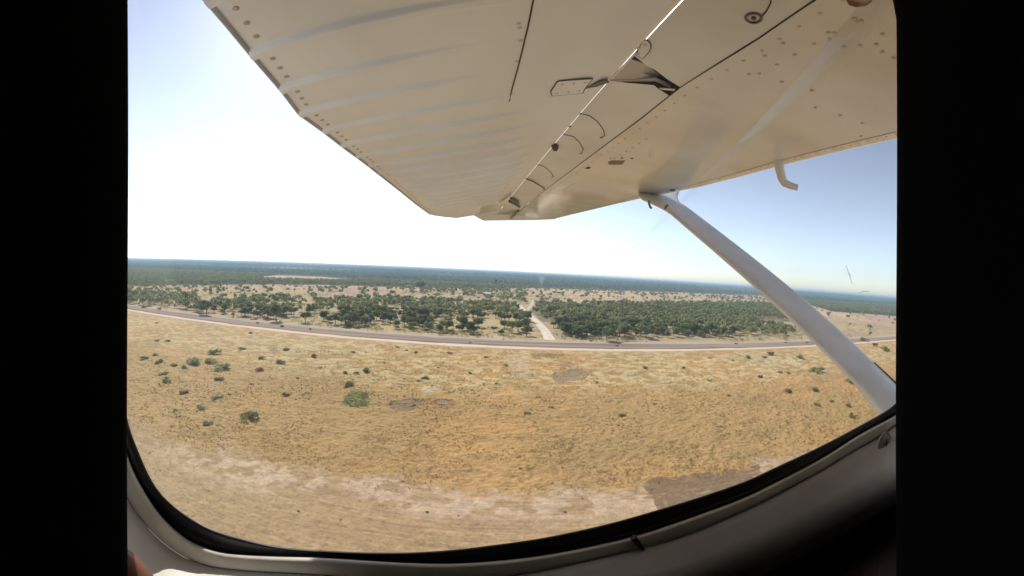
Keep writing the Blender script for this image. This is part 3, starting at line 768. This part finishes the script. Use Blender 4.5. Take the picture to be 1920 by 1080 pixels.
# ---- cove panel between flap and rear seam, with the track opening cut through it
gap = .010
hole_px = [(1183, 104), (1192, 108), (1212, 124), (1228, 132), (1250, 149), (1276, 165), (1257, 182), (1236, 169), (1226, 161), (1180, 157), (1146, 153)]
hole = np.array([on_wing(*p)[:2] for p in hole_px]); hole[0, 0] = max(hole[0, 0], ch + gap + .004); hole[-1, 0] = max(hole[-1, 0], ch + gap + .004)
def cove():
    ss = np.linspace(S0, STIP, 30); lo = [(ch + gap, s) for s in ss]; hi = [(float(seam_c(s)) - .002, s) for s in ss[::-1]]
    outer_ = (lo + hi)[::-1]; n, m = len(outer_), len(hole)
    vs2 = [Vector(p) for p in outer_] + [Vector(p) for p in hole]
    area = sum(a[0] * b_[1] - b_[0] * a[1] for a, b_ in zip(hole, np.roll(hole, -1, 0)))
    if area < 0: vs2 = vs2[:n] + vs2[n:][::-1]
    ed = [(i, (i + 1) % n) for i in range(n)] + [(n + i, n + (i + 1) % m) for i in range(m)]
    r = delaunay_2d_cdt(vs2, ed, [list(range(n)), [n + i for i in range(m)]], 0, 1e-6)
    keep = [f for f, src in zip(r[2], r[5]) if 0 in src and 1 not in src]
    V = np.array([(v.x, v.y, ZW + .002) for v in r[0]])
    me = mesh_np('cove_panel', V, np.array([f for f in keep if len(f) == 3]))
    link('cove_panel', me, wing, PAINT_COVE)
    up = np.array([(p[0], p[1], ZW + .0025) for p in hole]); back = up + [0, 0, .14]
    b = MB(); a = np.arange(m); b.add(np.vstack([up, back]), np.stack([a, (a + 1) % m, (a + 1) % m + m, a + m], -1))
    b.add(np.vstack([back, back.mean(0)]), np.stack([a, (a + 1) % m, np.full(m, m)], -1))
    b.build('track_opening', mat('dark_bay', (.035, .028, .022), .9, .1), wing)
cove()
# rear wall of the wing behind the gap
w_ = MB(); w_.box((ch + gap + .006, (S0 + STIP) / 2, ZW + .055), (.004, STIP - S0, .10)); w_.build('rear_wall', PAINT_COVE, wing)
# flap track arm seen inside the opening: a folded tapering sheet
def sheet(px_list, dz_list, name, m, par, th=.004):
    P = np.array([on_wing(x, y, dz) for (x, y), dz in zip(px_list, dz_list)]); MB().prism(P, P + [0, 0, th]).build(name, m, par, False)
ARM = mat('arm_paint', (.50, .50, .49), .35, .5)
sheet([(1140, 150), (1180, 110), (1216, 122), (1226, 132), (1236, 141), (1228, 146), (1190, 148)], [0, .012, .02, .03, .04, .02, .008], 'track_arm', ARM, wing)
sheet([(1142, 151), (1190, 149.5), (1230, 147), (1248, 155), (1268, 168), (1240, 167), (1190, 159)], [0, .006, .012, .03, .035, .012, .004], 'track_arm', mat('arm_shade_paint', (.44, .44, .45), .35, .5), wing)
# bright fillet of the arm
sheet([(1236, 166), (1266, 168), (1264, 170.5), (1240, 168)], [-.002] * 4, 'track_rail', PAINT_WHITE_LIT, wing, .003)
sheet([(1096, 164), (1130, 152), (1138, 151), (1142, 155), (1118, 163), (1098, 166.5)], [-.014] * 6, 'push_rod', STEEL, wing, .006)
def plate(px_list, name, m, par, off, th=.0025, rim=True, plane_fn=None):
    f = plane_fn or on_wing
    P = np.array([f(x, y, off) for x, y in px_list]); up = np.array([0, 0, th])
    o = MB().prism(P, P + up).build(name, m, par)
    if rim:
        c = P.mean(0); Q = c + (P - c) * 1.04
        MB().tube(np.vstack([Q, Q[:1]]) + up * .4, .0016, 5, False).build('plate_edge', SEAM, o)
    return o
pl = plate([(1206, 75), (1214, 77), (1219, 83), (1220, 90), (1216, 98), (1205, 110), (1193, 103)], 'hinge_plate', PAINT_COVE, wing, -.002)
b = Rivets()
for p in ((1209, 84), (1196, 101), (1197, 90)): b.dome(on_wing(*p, -.002), .006, (0, 0, -1), .5)
b.build('rivet', RIVET, pl)
# seams, rivet rows
def seam_line(px_list, r, off, name='panel_seam', par=wing, m=SEAM, f=on_wing, n=4):
    P = np.array([f(x, y, off) for x, y in px_list]); return MB().tube(P, r, n, True).build(name, m, par, True)
b = MB(); ss = np.linspace(-.6, STIP - .02, 60)
b.tube([(seam_c(s), s, ZW + .0005) for s in ss], .0013, 4).build('panel_seam', SEAM, wing)
b = Rivets()
for s in np.arange(-.35, 2.6, .062):
    b.dome((seam_c(s) + .035, s, ZW), .0052, (0, 0, -1), .5)
    if int(s * 100) % 3 == 0: b.dome((seam_c(s) + .105, s + .02, ZW), .0055, (0, 0, -1), .5)
for s in np.arange(-.1, 1.9, .04): b.dome((le_c(s) - .045, s, ZW - .0014), .0045, (0, 0, -1), .6, 6)
for k in range(7):
    c0 = .62 + .09 * k
    b.dome((c0, .62 - .03 * (k % 3), ZW), .006, (0, 0, -1), .5)
    if c0 < 1.1: b.dome((c0 + .02, .28 + .02 * (k % 2), ZW), .006, (0, 0, -1), .5)
for p in ((1553, 62), (1555, 74), (1602, 35), (1582, 88), (1613, 86), (1655, 65), (1468, 82), (1434, 105), (1655, 98), (1676, 110)): b.dome(on_wing(*p), .006, (0, 0, -1), .5)
b.build('rivet', RIVET, wing)
# brown stain at the wing root, a shape of its own
sheet([(1586, 0), (1592, 10), (1606, 14), (1622, 12), (1634, 4), (1640, -8), (1590, -10)], [-.0012] * 7, 'oil_stain', mat('brown_oil_stain', (.13, .075, .045), .6, .3, noise=(30, (.45, .38, .31), .45, .65)), wing, .0006)
# inspection arcs and small fittings on the cove panel
for arc in ([(1088, 213), (1105, 217), (1120, 228), (1131, 243), (1134, 255), (1128, 258)], [(1056, 252), (1075, 256), (1087, 268), (1094, 280), (1089, 289)],
            [(1003, 308), (1018, 311), (1031, 321), (1038, 331), (1034, 333)], [(1446, -6), (1445, 6), (1438, 20), (1428, 32)]):
    seam_line(arc, .0014, .0005, 'cover_edge')
seam_line([(986, 335), (999, 340), (1010, 347), (1021, 354)], .004, -.004, 'hinge_arm', m=STEEL)
b = Rivets()
for p, r_ in (((1088, 213), .006), ((1068, 237), .007), ((1127, 258), .006), ((1089, 288), .005), ((1100, 315), .005), ((1166, 296), .007), ((1185, 297), .007), ((1145, 297), .005), ((1020, 355), .008)):
    b.dome(on_wing(*p, .001), r_, (0, 0, -1), .5)
b.build('fastener', STEEL, wing)
for poly in ([(1034, 276), (1040, 273), (1047, 278), (1044, 284), (1037, 283)],): plate(poly, 'hinge_block', SEAM, wing, -.012, .012, False)
plate([(1140, 305), (1146, 302), (1172, 302), (1166, 309), (1142, 309)], 'inspection_cover', mat('taupe_cover', (.20, .165, .125), .6, .3), wing, -.0015, .002, False)
plate([(1097, 316), (1102, 313), (1108, 314), (1104, 317)], 'drain_cover', SEAM, wing, -.001, .002, False)
b = MB(); P = on_wing(1413, 34, .0005)
a = np.linspace(0, 2 * math.pi, 17); b.tube([P + .016 * np.array([math.cos(t), math.sin(t), 0]) for t in a], .003, 6, False).dome(P, .006, (0, 0, -1), .8); b.build('screw', STEEL, wing)

# ---- flap, lowered; ribbed skin
DEL = math.radians(15); fd = np.array([-math.cos(DEL), 0, -math.sin(DEL)]); fn = np.array([-math.sin(DEL), 0, math.cos(DEL)])
HP = np.array([ch, 0, ZW])
def on_flap(px, py, off=0.0): return on(px, py, HP + fn * off, fn)
te = np.array([on_flap(*p) for p in [(330, -75), (390, 0), (432, 50), (472, 100), (527, 165), (562, 212), (607, 245), (645, 275), (685, 305), (720, 333), (750, 357), (780, 382), (807, 402)]])
te_s = te[:, 1]; te_t = (te - HP) @ fd
o_ = np.argsort(te_s); te_s, te_t = te_s[o_], te_t[o_]
print('TE', np.c_[te_s, te_t].round(2).tolist())
FS1 = te_s[-1]
chord = lambda s: np.interp(s, te_s, te_t)
beads = []
bs = [on_flap(390, 0)[1], on_flap(472, 100)[1], on_flap(527, 165)[1], on_flap(562, 212)[1], on_flap(607, 245)[1]]
step = (bs[4] - bs[1]) / 3
beads = list(bs[:4]) + list(np.arange(bs[4], FS1 - .05, step)) + [bs[0] - step * .9, bs[0] - 1.8 * step]
def flap():
    s = np.unique(np.concatenate([np.linspace(te_s[0] - .4, FS1, 260)] + [np.linspace(q - .028, q + .028, 34) for q in beads]))
    s = s[s <= FS1]
    u = np.concatenate([np.linspace(0, .3, 6), np.linspace(.33, 1, 30)])
    Sg, U = np.meshgrid(s, u, indexing='ij'); T = chord(Sg) * U
    bump = np.zeros_like(Sg)
    for q in beads:
        kq = min(1, max(0, q - .6)); fade = smooth(.34 - .24 * kq, .72 - .50 * kq, U + .08 * (1 - kq) * math.sin(q * 7)) * (1 - kq * smooth(.86, .97, U))
        bump = np.maximum(bump, .012 * (1 + 1.5 * smooth(.8, 2.0, np.array(q))) * np.exp(-np.abs((Sg - q) / (.0125 + .006 * kq)) ** 6) * fade)
    belly = .012 * np.sin(np.pi * np.clip(U * 1.0, 0, 1)) 
    low = HP + T[..., None] * fd - (bump + belly)[..., None] * fn; low[..., 1] = Sg
    thick = .022 * (1 - U) ** .7 + .003
    upp = HP + T[..., None] * fd + thick[..., None] * fn; upp[..., 1] = Sg
    ns, nu = Sg.shape; V = np.concatenate([low.reshape(-1, 3), upp.reshape(-1, 3)]); g = grid_faces(ns, nu); k = ns * nu
    F = [g[:, ::-1], g + k]
    i = np.arange(ns - 1)
    F.append(np.stack([i * nu, (i + 1) * nu, (i + 1) * nu + k, i * nu + k], -1)); j = nu - 1
    F.append(np.stack([i * nu + j, i * nu + j + k, (i + 1) * nu + j + k, (i + 1) * nu + j], -1))
    j = np.arange(nu - 1)
    for row in (0, ns - 1): F.append(np.stack([row * nu + j, row * nu + j + k, row * nu + j + 1 + k, row * nu + j + 1], -1))
    me = mesh_np('flap', V, F, True)
    return link('flap', me, plane, PAINT_FLAP)
flap_o = flap()
md = flap_o.modifiers.new('edges', 'EDGE_SPLIT'); md.split_angle = math.radians(50)
fpt = lambda s, t, off=0.0: np.array([ch, s, ZW]) + fd * t + fn * off
ss = np.linspace(te_s[0] - .4, FS1, 80)
MB().tube([fpt(s, -.002, .003) for s in ss], .0065, 8).build('nose_strip', mat('sunlit_nose_white', (.86, .84, .80), .4, .5), flap_o, True)  # white strip added to paint the sunlit line along the flap nose
MB().tube([fpt(s, chord(s) + .001, -.001) for s in ss], .0045, 6).build('trailing_edge', mat('grey_edge', (.36, .37, .40), .45, .5), flap_o, True)
b = Rivets()
allb = sorted(beads)
for q0, q1 in zip(allb[:-1], allb[1:]):
    for k in (.25, .5, .75):
        s = q0 + (q1 - q0) * k
        if s < FS1: b.dome(fpt(s, chord(s) - .026, -.0005), .006 if s < 1.4 else .005, -fn, .6)
b.build('rivet', mat('darker_rivet', (.44, .41, .38), .45, .5), flap_o)
seam_line([(1004, -12), (1000, 0), (990, 50), (978, 100), (969, 135), (960, 167), (955, 190)], .0016, -.0115, 'panel_seam', flap_o, SEAM, on_flap)
b = Rivets()
for p in ((974, 52), (976, 76), (969, 115), (972, 44)): b.dome(on_flap(*p, -.011), .005, -fn, .5)
b.build('fastener', RIVET, flap_o)
pl = plate([(1034, 172), (1046, 154), (1050, 153), (1110, 149), (1096, 166), (1092, 175), (1036, 180)], 'hinge_plate', PAINT_FLAP, flap_o, -.010, .004, True, on_flap)
b = Rivets()
for p in ((1054, 158), (1076, 157), (1098, 155), (1043, 175), (1066, 173), (1085, 171)): b.dome(on_flap(*p, -.0105), .004, -fn, .5)
b.build('rivet', RIVET, pl)
# rounded flap end piece at the outer end
P = [(866, 386), (905, 379), (935, 372), (930, 388), (915, 396), (898, 402), (899, 400)]
sheet([(903, 386), (945, 377), (958, 366), (950, 382), (934, 394), (898, 402)], [-.03] * 6, 'flap_end_cap', PAINT_WHITE_LIT, wing, .02)  # sunlight on the cap painted as whiter colour
P = [(804, 400), (812, 404), (834, 407), (856, 409), (888, 404), (901, 392), (903, 386), (860, 392)]
Q = np.array([on_flap(x, y, -.012) for x, y in P]); MB().prism(Q, Q + fn * .012).build('flap_tip', PAINT_FLAP, flap_o)
sheet([(906, 414), (888, 404), (903, 384), (940, 391), (1000, 396), (1042, 411), (1000, 413)], [.002] * 7, 'aileron_end', PAINT_COVE, wing, .006)
for arc in ([(958, 372), (966, 376), (972, 380)], [(955, 377), (966, 383), (974, 388)], [(958, 410), (966, 402), (972, 396)]): seam_line(arc, .012, -.012, 'hinge_arm', m=STEEL)

# ---- strut
P1, P2 = on_wing(1258, 372), O + adir(1692, 772) * 1.35
sax = unit(P2 - P1); snrm = unit(np.cross(sax, [1, 0, 0]))
def on_strut(px, py, off=0.0): return on(px, py, P1 + snrm * off, snrm)
UPX = [(1279, 366), (1274, 372), (1276, 380), (1285, 387), (1320, 410), (1395, 462), (1475, 535), (1555, 610), (1590, 645), (1625, 680), (1680, 732), (1740, 790)]
LPX = [(1198, 373), (1226, 383), (1240, 390), (1252, 397), (1282, 420), (1335, 465), (1415, 537), (1495, 608), (1525, 638), (1562, 672), (1640, 760), (1700, 835)]
def strut_body(U_, L_, name, th, m, par, n=18, grow=1.0):
    rows_ = []
    for a, b_ in zip(U_, L_):
        A, B = (on_strut(*a), on_strut(*b_)) if len(a) == 2 else (a, b_); c, hlf = (A + B) / 2, (A - B) / 2 * grow
        k = np.linspace(0, 2 * math.pi, n, endpoint=False)
        ck, sk_ = np.cos(k), np.sin(k)
        rows_.append(c + (np.sign(ck) * np.abs(ck) ** .75)[:, None] * hlf + (np.sign(sk_) * np.abs(sk_) ** .45)[:, None] * snrm * th)
    V = np.concatenate(rows_); me = MB(); me.add(V, grid_faces(len(rows_), n, True))
    for r_ in (rows_[0], rows_[-1]):
        i = np.arange(n); me.add(np.vstack([r_, r_.mean(0)]), np.stack([i, (i + 1) % n, np.full(n, n)], -1))
    return me.build(name, m, par, True)
def dense(L_, n=5):
    L_ = np.array(L_, float); t = np.arange(len(L_)); q = np.linspace(0, len(L_) - 1, (len(L_) - 1) * n + 1)
    return np.c_[np.interp(q, t, L_[:, 0]), np.interp(q, t, L_[:, 1])].tolist()
def bow(p0, p1, p2, n):        # smooth edge through three traced points
    A, B, C = (on_strut(*p) for p in (p0, p1, p2)); L1, L2 = np.linalg.norm(B - A), np.linalg.norm(C - A); t = np.linspace(0, L2, n)[:, None]
    return A * (t - L1) * (t - L2) / (L1 * L2) + B * t * (t - L2) / (L1 * (L1 - L2)) + C * t * (t - L1) / (L2 * (L2 - L1))
ue, le_ = bow((1285, 387), (1475, 536), (1740, 788), 40), bow((1252, 396), (1415, 537), (1700, 826), 40)
strut = strut_body(ue, le_, 'wing_strut', .011, PAINT_STRUT, plane)
strut_body(dense([(1277, 352), (1274, 360), (1271, 368), (1272, 376), (1276, 382), (1288, 389.5)]), dense([(1196, 360), (1197, 368), (1203, 373), (1222, 381), (1241, 390), (1255, 398.5)]), 'strut_cuff', .0135, PAINT_STRUT, strut)
strut_body(dense([(1632, 687), (1680, 732), (1740, 790)]), dense([(1602, 714), (1640, 760), (1700, 835)]), 'strut_fairing', .0165, PAINT_STRUT, strut, 18, 1.015)
seam_line([(1635, 686), (1660, 709), (1690, 738)], .016, -.006, 'fairing_lip', strut, mat('black_rubber_lip', (.02, .02, .022), .6, .3), on_strut, 8)
seam_line([(1597, 716), (1615, 700), (1634, 686)], .0016, -.017, 'fairing_joint', strut, STEEL, on_strut)
seam_line([(1640, 752), (1650, 742), (1664, 731)], .0012, -.018, 'fairing_joint', strut, STEEL, on_strut)
# tie-down hook and cable clip behind the strut head, small fittings
d0 = np.linalg.norm(on_wing(1220, 375) - O)
def free(pxs, dist, rad, name, m, par, n=8):
    return MB().tube([O + adir(*p) * dist for p in pxs], rad, n).build(name, m, par, True)
free([(1217, 376), (1217, 382), (1219, 388), (1222, 391)], 2.05, .0065, 'tie_down_hook', STEEL, wing)
free([(1247, 392), (1249, 387), (1253, 384)], 1.95, .006, 'cable_clip', STEEL, strut)
plate([(1256, 356), (1266, 356.5), (1266, 359), (1256, 358.5)], 'strut_bolt', STEEL, wing, -.004, .003, False)
# pitot tube under the nose of the wing
pd = np.linalg.norm(on_wing(1462, 306) - O)
pt = free([(1459, 296), (1462, 318), (1466, 334), (1471, 343), (1482, 348), (1496, 352)], pd * .985, [.022, .021, .020, .018, .015, .013], 'pitot_tube', PAINT_STRUT, wing, 12)

# ------------------------------------------------------------------ cabin wall, window seal and trim
A_ = [(150, -180), (190, -60), (212, 100), (220, 300), (223, 500), (226, 650), (232, 750), (241, 798), (258, 843), (282, 899), (309, 936), (353, 970), (404, 997), (472, 1015), (531, 1027), (600, 1032), (687, 1036), (771, 1036), (850, 1031), (900, 1025), (1000, 1012), (1077, 997), (1154, 979), (1240, 954), (1312, 932), (1400, 902), (1441, 882), (1541, 836), (1611, 798), (1655, 774), (1680, 757), (1715, 715), (1735, 640), (1742, 500), (1742, 300), (1735, 100), (1722, -40), (1760, -180)]
B_ = [(100, -180), (150, -60), (172, 100), (182, 300), (190, 500), (198, 650), (218, 780), (238, 856), (258, 902), (291, 955), (321, 988), (359, 1018), (410, 1036), (457, 1041), (516, 1044), (570, 1045), (620, 1047), (708, 1053), (812, 1058), (900, 1055), (1000, 1045), (1100, 1027), (1187, 1007), (1250, 987), (1354, 950), (1400, 932), (1441, 912), (1541, 861), (1607, 817), (1655, 792), (1685, 776), (1735, 730), (1765, 640), (1775, 500), (1778, 300), (1775, 100), (1765, -40), (1810, -180)]
C2 = [(80, -180), (120, -60), (140, 100), (150, 300), (158, 500), (166, 650), (195, 830), (238, 937), (264, 973), (300, 1012), (339, 1041), (386, 1062), (451, 1070), (500, 1073), (546, 1075), (600, 1078), (680, 1084), (760, 1089), (850, 1090), (900, 1087), (1000, 1075), (1100, 1052), (1187, 1033), (1281, 1008), (1400, 957), (1441, 937), (1541, 883), (1607, 842), (1642, 824), (1680, 798), (1720, 765), (1760, 720), (1795, 640), (1808, 500), (1812, 300), (1810, 100), (1800, -40), (1840, -180)]
def resample(L_, n=220):
    L_ = np.array(L_, float)
    for _ in range(3):      # corner cutting rounds the traced outline
        q = np.empty((2 * len(L_), 2)); q[0] = L_[0]; q[-1] = L_[-1]
        q[1:-1:2] = L_[:-1] * .75 + L_[1:] * .25; q[2::2] = L_[:-1] * .25 + L_[1:] * .75; L_ = q
    d = np.concatenate([[0], np.cumsum(np.hypot(*np.diff(L_, axis=0).T))]); t = np.linspace(0, d[-1], n)
    return np.c_[np.interp(t, d, L_[:, 0]), np.interp(t, d, L_[:, 1])]
RA, RB_, RC = resample(A_), resample(B_), resample(C2)
nv = np.gradient(RC, axis=0); nv = np.c_[-nv[:, 1], nv[:, 0]]; nv /= np.linalg.norm(nv, axis=1)[:, None]        # outward from the window
if nv[110, 1] < 0: nv = -nv
SW = .200
def loft(curves, name, m, par, smooth_=True):
    V = np.concatenate([np.array([on_wall(x, y, q) for (x, y), q in zip(c, np.broadcast_to(s, (len(c),)))]) for c, s in curves]); n = len(curves[0][0])
    return link(name, mesh_np(name, V, grid_faces(len(curves), n), smooth_), par, m)
CREAM = mat('cream_plastic_trim', (.56, .53, .455), .45, .4, noise=(24, (.40, .37, .31), .45, .8), bump=(900, .15, .001))
BLACKR = mat('black_rubber_seal', (.006, .005, .010), .35, .45)
BLACKC = mat('black_cabin_lining', (.004, .004, .004), .95, .05)
LIN = mat('dark_brown_lining', (.05, .035, .03), .9, .1, bump=(300, .2, .002))
trim = loft([(RB_, SW - .004), (RB_ + nv * 2, SW - .010), (RB_ * .75 + RC * .25, SW - .0125), (RB_ * .2 + RC * .8, SW - .0150), (RC - nv * 3, SW - .0155), (RC - nv * .5, SW - .0135)], 'window_trim', CREAM, plane)
lw = smooth(640, 430, RC[:, 0])          # the sill is a shelf aft and turns into a wall panel forward
sill = loft([(RC + nv * o, SW - (a_ * lw + b_ * (1 - lw))) for o, a_, b_ in ((.3, .0125, .0125), (3, .0165, .0165), (20, .027, .0225), (50, .046, .0350), (80, .065, .0430), (105, .082, .043), (125, .095, .033))], 'sill_panel', mat('grey_cream_panel', (.66, .645, .63), .5, .4, noise=(10, (.57, .555, .54), .4, .7), bump=(700, .15, .001)), plane)
loft([(RC - nv * .6, SW - .0130), (RC + nv * .4, SW - .0120)], 'trim_groove', SEAM, trim)
seal = loft([(RA, SW + .008), (RA + nv * 1.2, SW + .003), (RA * .75 + RB_ * .25, SW + .001), (RA * .4 + RB_ * .6, SW + .004), (RB_, SW - .0035), (RB_ + nv * .6, SW - .006)], 'window_seal', BLACKR, plane)
# joint in the trim
jl = on_wall(1187, 1007, SW - .0135); jr = on_wall(1206, 1030, SW - .0165)
MB().tube([jl, (jl + jr) / 2, jr], [.0028, .0022, .0016], 6).build('trim_joint', SEAM, trim, True)
# screw on the sill
pc = on_wall(1658, 830, SW - .021); nn = unit([-.25, -1, .25]); u = unit(np.cross(nn, [0, 0, 1])); w2 = np.cross(nn, u)
b = MB(); b.dome(pc, .0105, nn, .3, 18); a = np.linspace(0, 2 * math.pi, 19)
b.tube([pc + .0108 * (math.cos(t) * u + math.sin(t) * w2) for t in a], .0013, 6, False)
sc_o = b.build('trim_screw', mat('dull_screw_metal', (.42, .40, .38), .35, .5, metallic=.2), sill, True)
b = MB()
for ang in (.3, .3 + math.pi / 2): b.tube([pc + nn * .003 + .0045 * k * (math.cos(ang) * u + math.sin(ang) * w2) for k in (-1, 0, 1)], .0009, 5)
b.build('screw_slot', SEAM, sc_o)
# red-brown upholstery corner, low left
MB().tube([O + adir(*p) * .27 for p in [(120, 1000), (190, 1040), (236, 1068), (262, 1100), (290, 1150)]], [.013, .013, .013, .013, .013], 14).build('leather_piping', mat('red_brown_leather', (.20, .075, .045), .5, .4), plane, True)
# window pane: clear acrylic in the seal
def pane():
    m = bpy.data.materials.new('clear_acrylic'); m.use_nodes = True; nt = m.node_tree; out = nt.nodes['Material Output']; nt.nodes.remove(nt.nodes['Principled BSDF'])
    t = nt.nodes.new('ShaderNodeBsdfTransparent'); t.inputs[0].default_value = (.985, .985, .98, 1); g = nt.nodes.new('ShaderNodeBsdfGlossy'); g.inputs['Roughness'].default_value = .02
    fr = nt.nodes.new('ShaderNodeFresnel'); fr.inputs[0].default_value = 1.09; mx = nt.nodes.new('ShaderNodeMixShader')
    nt.links.new(fr.outputs[0], mx.inputs[0]); nt.links.new(t.outputs[0], mx.inputs[1]); nt.links.new(g.outputs[0], mx.inputs[2])
    tc = nt.nodes.new('ShaderNodeTexCoord'); nz = nt.nodes.new('ShaderNodeTexNoise'); nz.inputs['Scale'].default_value = 9; nz.inputs['Detail'].default_value = 3
    mr = nt.nodes.new('ShaderNodeMapRange'); mr.inputs['From Min'].default_value = .42; mr.inputs['From Max'].default_value = .75; mr.inputs['To Max'].default_value = .035
    tl = nt.nodes.new('ShaderNodeBsdfTranslucent'); m2 = nt.nodes.new('ShaderNodeMixShader')
    nt.links.new(tc.outputs['Object'], nz.inputs['Vector']); nt.links.new(nz.outputs['Fac'], mr.inputs[0]); nt.links.new(mr.outputs[0], m2.inputs[0])
    nt.links.new(mx.outputs[0], m2.inputs[1]); nt.links.new(tl.outputs[0], m2.inputs[2]); nt.links.new(m2.outputs[0], out.inputs[0])
    P = np.array([on_wall(x, y, SW + .006) for x, y in RA]); n = len(P)
    b = MB(); b.prism(P, P + [0, .003, 0]); o = b.build('window_pane', m, plane)
    sm = mat('scratched_acrylic', (.42, .43, .47), .8, .2)
    for s_ in ([(1586, 497), (1592, 515), (1598, 533)], [(1592, 512), (1596, 520)], [(1612, 549), (1620, 546), (1629, 546)]):
        MB().tube([on_wall(x, y, SW + .0055) for x, y in s_], .0002, 4).build('scratch', sm, o)
pane()
# cabin wall round the window and the cabin behind the lens: dark lining on every side
def cabin():
    OUT = RC + nv * 118
    # posts added to make black side bars; the dark panel under the sill
    def post(pxs, name):
        rows_ = []
        for py in np.linspace(-260, 1340, 60):
            row = []
            for k, (x, dist) in enumerate(pxs):
                xx = x
                if name == 'front_bar_post' and k < 3: xx = x - 12 * smooth(40, -30, py)
                if k < 3: xx = xx + 1.2 * math.sin(py / 170.0)
                row.append(O + adir(xx, py) * dist)
            rows_.append(row)
        V = np.array(rows_).reshape(-1, 3)
        link(name, mesh_np(name, V, grid_faces(60, len(pxs)), True), plane, BLACKC)
    post([(236, .29), (239.5, .245), (238, .24), (225, .235), (170, .23), (80, .23), (-60, .235), (-260, .24)], 'rear_bar_post')
    post([(1684, .29), (1680.5, .245), (1682, .24), (1695, .235), (1750, .23), (1840, .23), (1980, .235), (2180, .24)], 'front_bar_post')
    under = [(RC + nv * 121, SW - (.098 * lw + .031 * (1 - lw))), (RC + nv * 135, SW - (.105 * lw + .022 * (1 - lw))), (RC + nv * 260, SW - .09)]
    loft(under, 'lower_lining', LIN, plane)
    # lining of the cabin all round behind the lens, from the window surround to the far side
    top_pts = np.array([(1790, -215), (1600, -260), (1300, -290), (960, -300), (620, -290), (320, -260), (130, -215)], float)
    rim = np.vstack([RC + nv * 124, top_pts]); Dm, T = [], []
    for x, y in rim:
        p = on_wall(x, y, SW - .07) - O; T.append(np.linalg.norm(p)); Dm.append(unit(p))
    rows_ = []; back = np.array([0, -1.0, 0]); nr = 16
    for k in range(nr):
        row = []
        for d, t in zip(Dm, T):
            e = unit(d * (1 - k / (nr - 1)) + back * (k / (nr - 1)) * .999); q = t + (.95 - t) * math.sin(k / (nr - 1) * math.pi / 2)
            if e[2] > .05: q = min(q, .40 / e[2])
            row.append(O + e * q)
        rows_.append(row)
    m_ = len(rim); V = np.array(rows_).reshape(-1, 3)
    me = mesh_np('cabin_lining', V, grid_faces(nr, m_, True), True); link('cabin_lining', me, plane, BLACKC)
    # outer skin of the fuselage under the window
    h_ = np.array([on(x, y, (0, SW + .016, 0), (0, 1, 0)) for x, y in RA + nv * 4]); h_ = h_[(h_[:, 2] < ZW - .07) & (np.abs(h_[:, 0]) < 1.2)]
    ce = np.array([0, SW + .016, Z0]); rings = []
    for k in (0, .02, .3, .7, 1.2, 2.0):
        q = ce + (h_ - ce) * (1 + k); q[:, 2] = np.minimum(q[:, 2], ZW - .05); q[:, 1] = SW + .016 - .02 * max(0, k - .3) - (.004 if k == 0 else 0); rings.append(q)
    link('fuselage_skin', mesh_np('fuselage_skin', np.concatenate(rings), grid_faces(len(rings), len(h_)), True), plane, PAINT_WHITE_LIT)
cabin()

# ------------------------------------------------------------------ a thin smoke column over the far forest
def smoke():
    p = ground(1013, 541); d = math.hypot(*p); k = d / PXR
    b = MB(); b.tube([(p[0], p[1], .5), (p[0] + 2 * k, p[1], 8 * k), (p[0] + k, p[1], 14 * k), (p[0] + 3 * k, p[1], min(22 * k, 34))], [2 * k, 3 * k, 4.5 * k, 7 * k], 12)
    m = bpy.data.materials.new('smoke_air'); m.use_nodes = True; nt = m.node_tree; nt.nodes.remove(nt.nodes['Principled BSDF'])
    v = nt.nodes.new('ShaderNodeVolumePrincipled'); v.inputs['Color'].default_value = (.85, .9, 1, 1); v.inputs['Density'].default_value = .02
    nt.links.new(v.outputs[0], nt.nodes['Material Output'].inputs['Volume'])
    tag(b.build('smoke', m, None), 'faint pale smoke column rising over the far forest beyond the sand track', 'smoke', kind='stuff')
smoke()
# ------------------------------------------------------------------ the air: dusty haze over the plain
def haze():
    R = 12600.0
    b = MB(); b.box((0, 0, 18), (2 * R, 2 * R, 40)); 
    m = bpy.data.materials.new('dusty_air'); m.use_nodes = True; nt = m.node_tree; nt.nodes.remove(nt.nodes['Principled BSDF'])
    v = nt.nodes.new('ShaderNodeVolumePrincipled'); v.inputs['Color'].default_value = (.52, .76, 1, 1); v.inputs['Density'].default_value = 2.7e-4; v.inputs['Anisotropy'].default_value = .1
    nt.links.new(v.outputs[0], nt.nodes['Material Output'].inputs['Volume'])
    o = b.build('haze', m, None); tag(o, 'thin pale dusty haze over the whole plain', 'haze', kind='stuff')
haze()
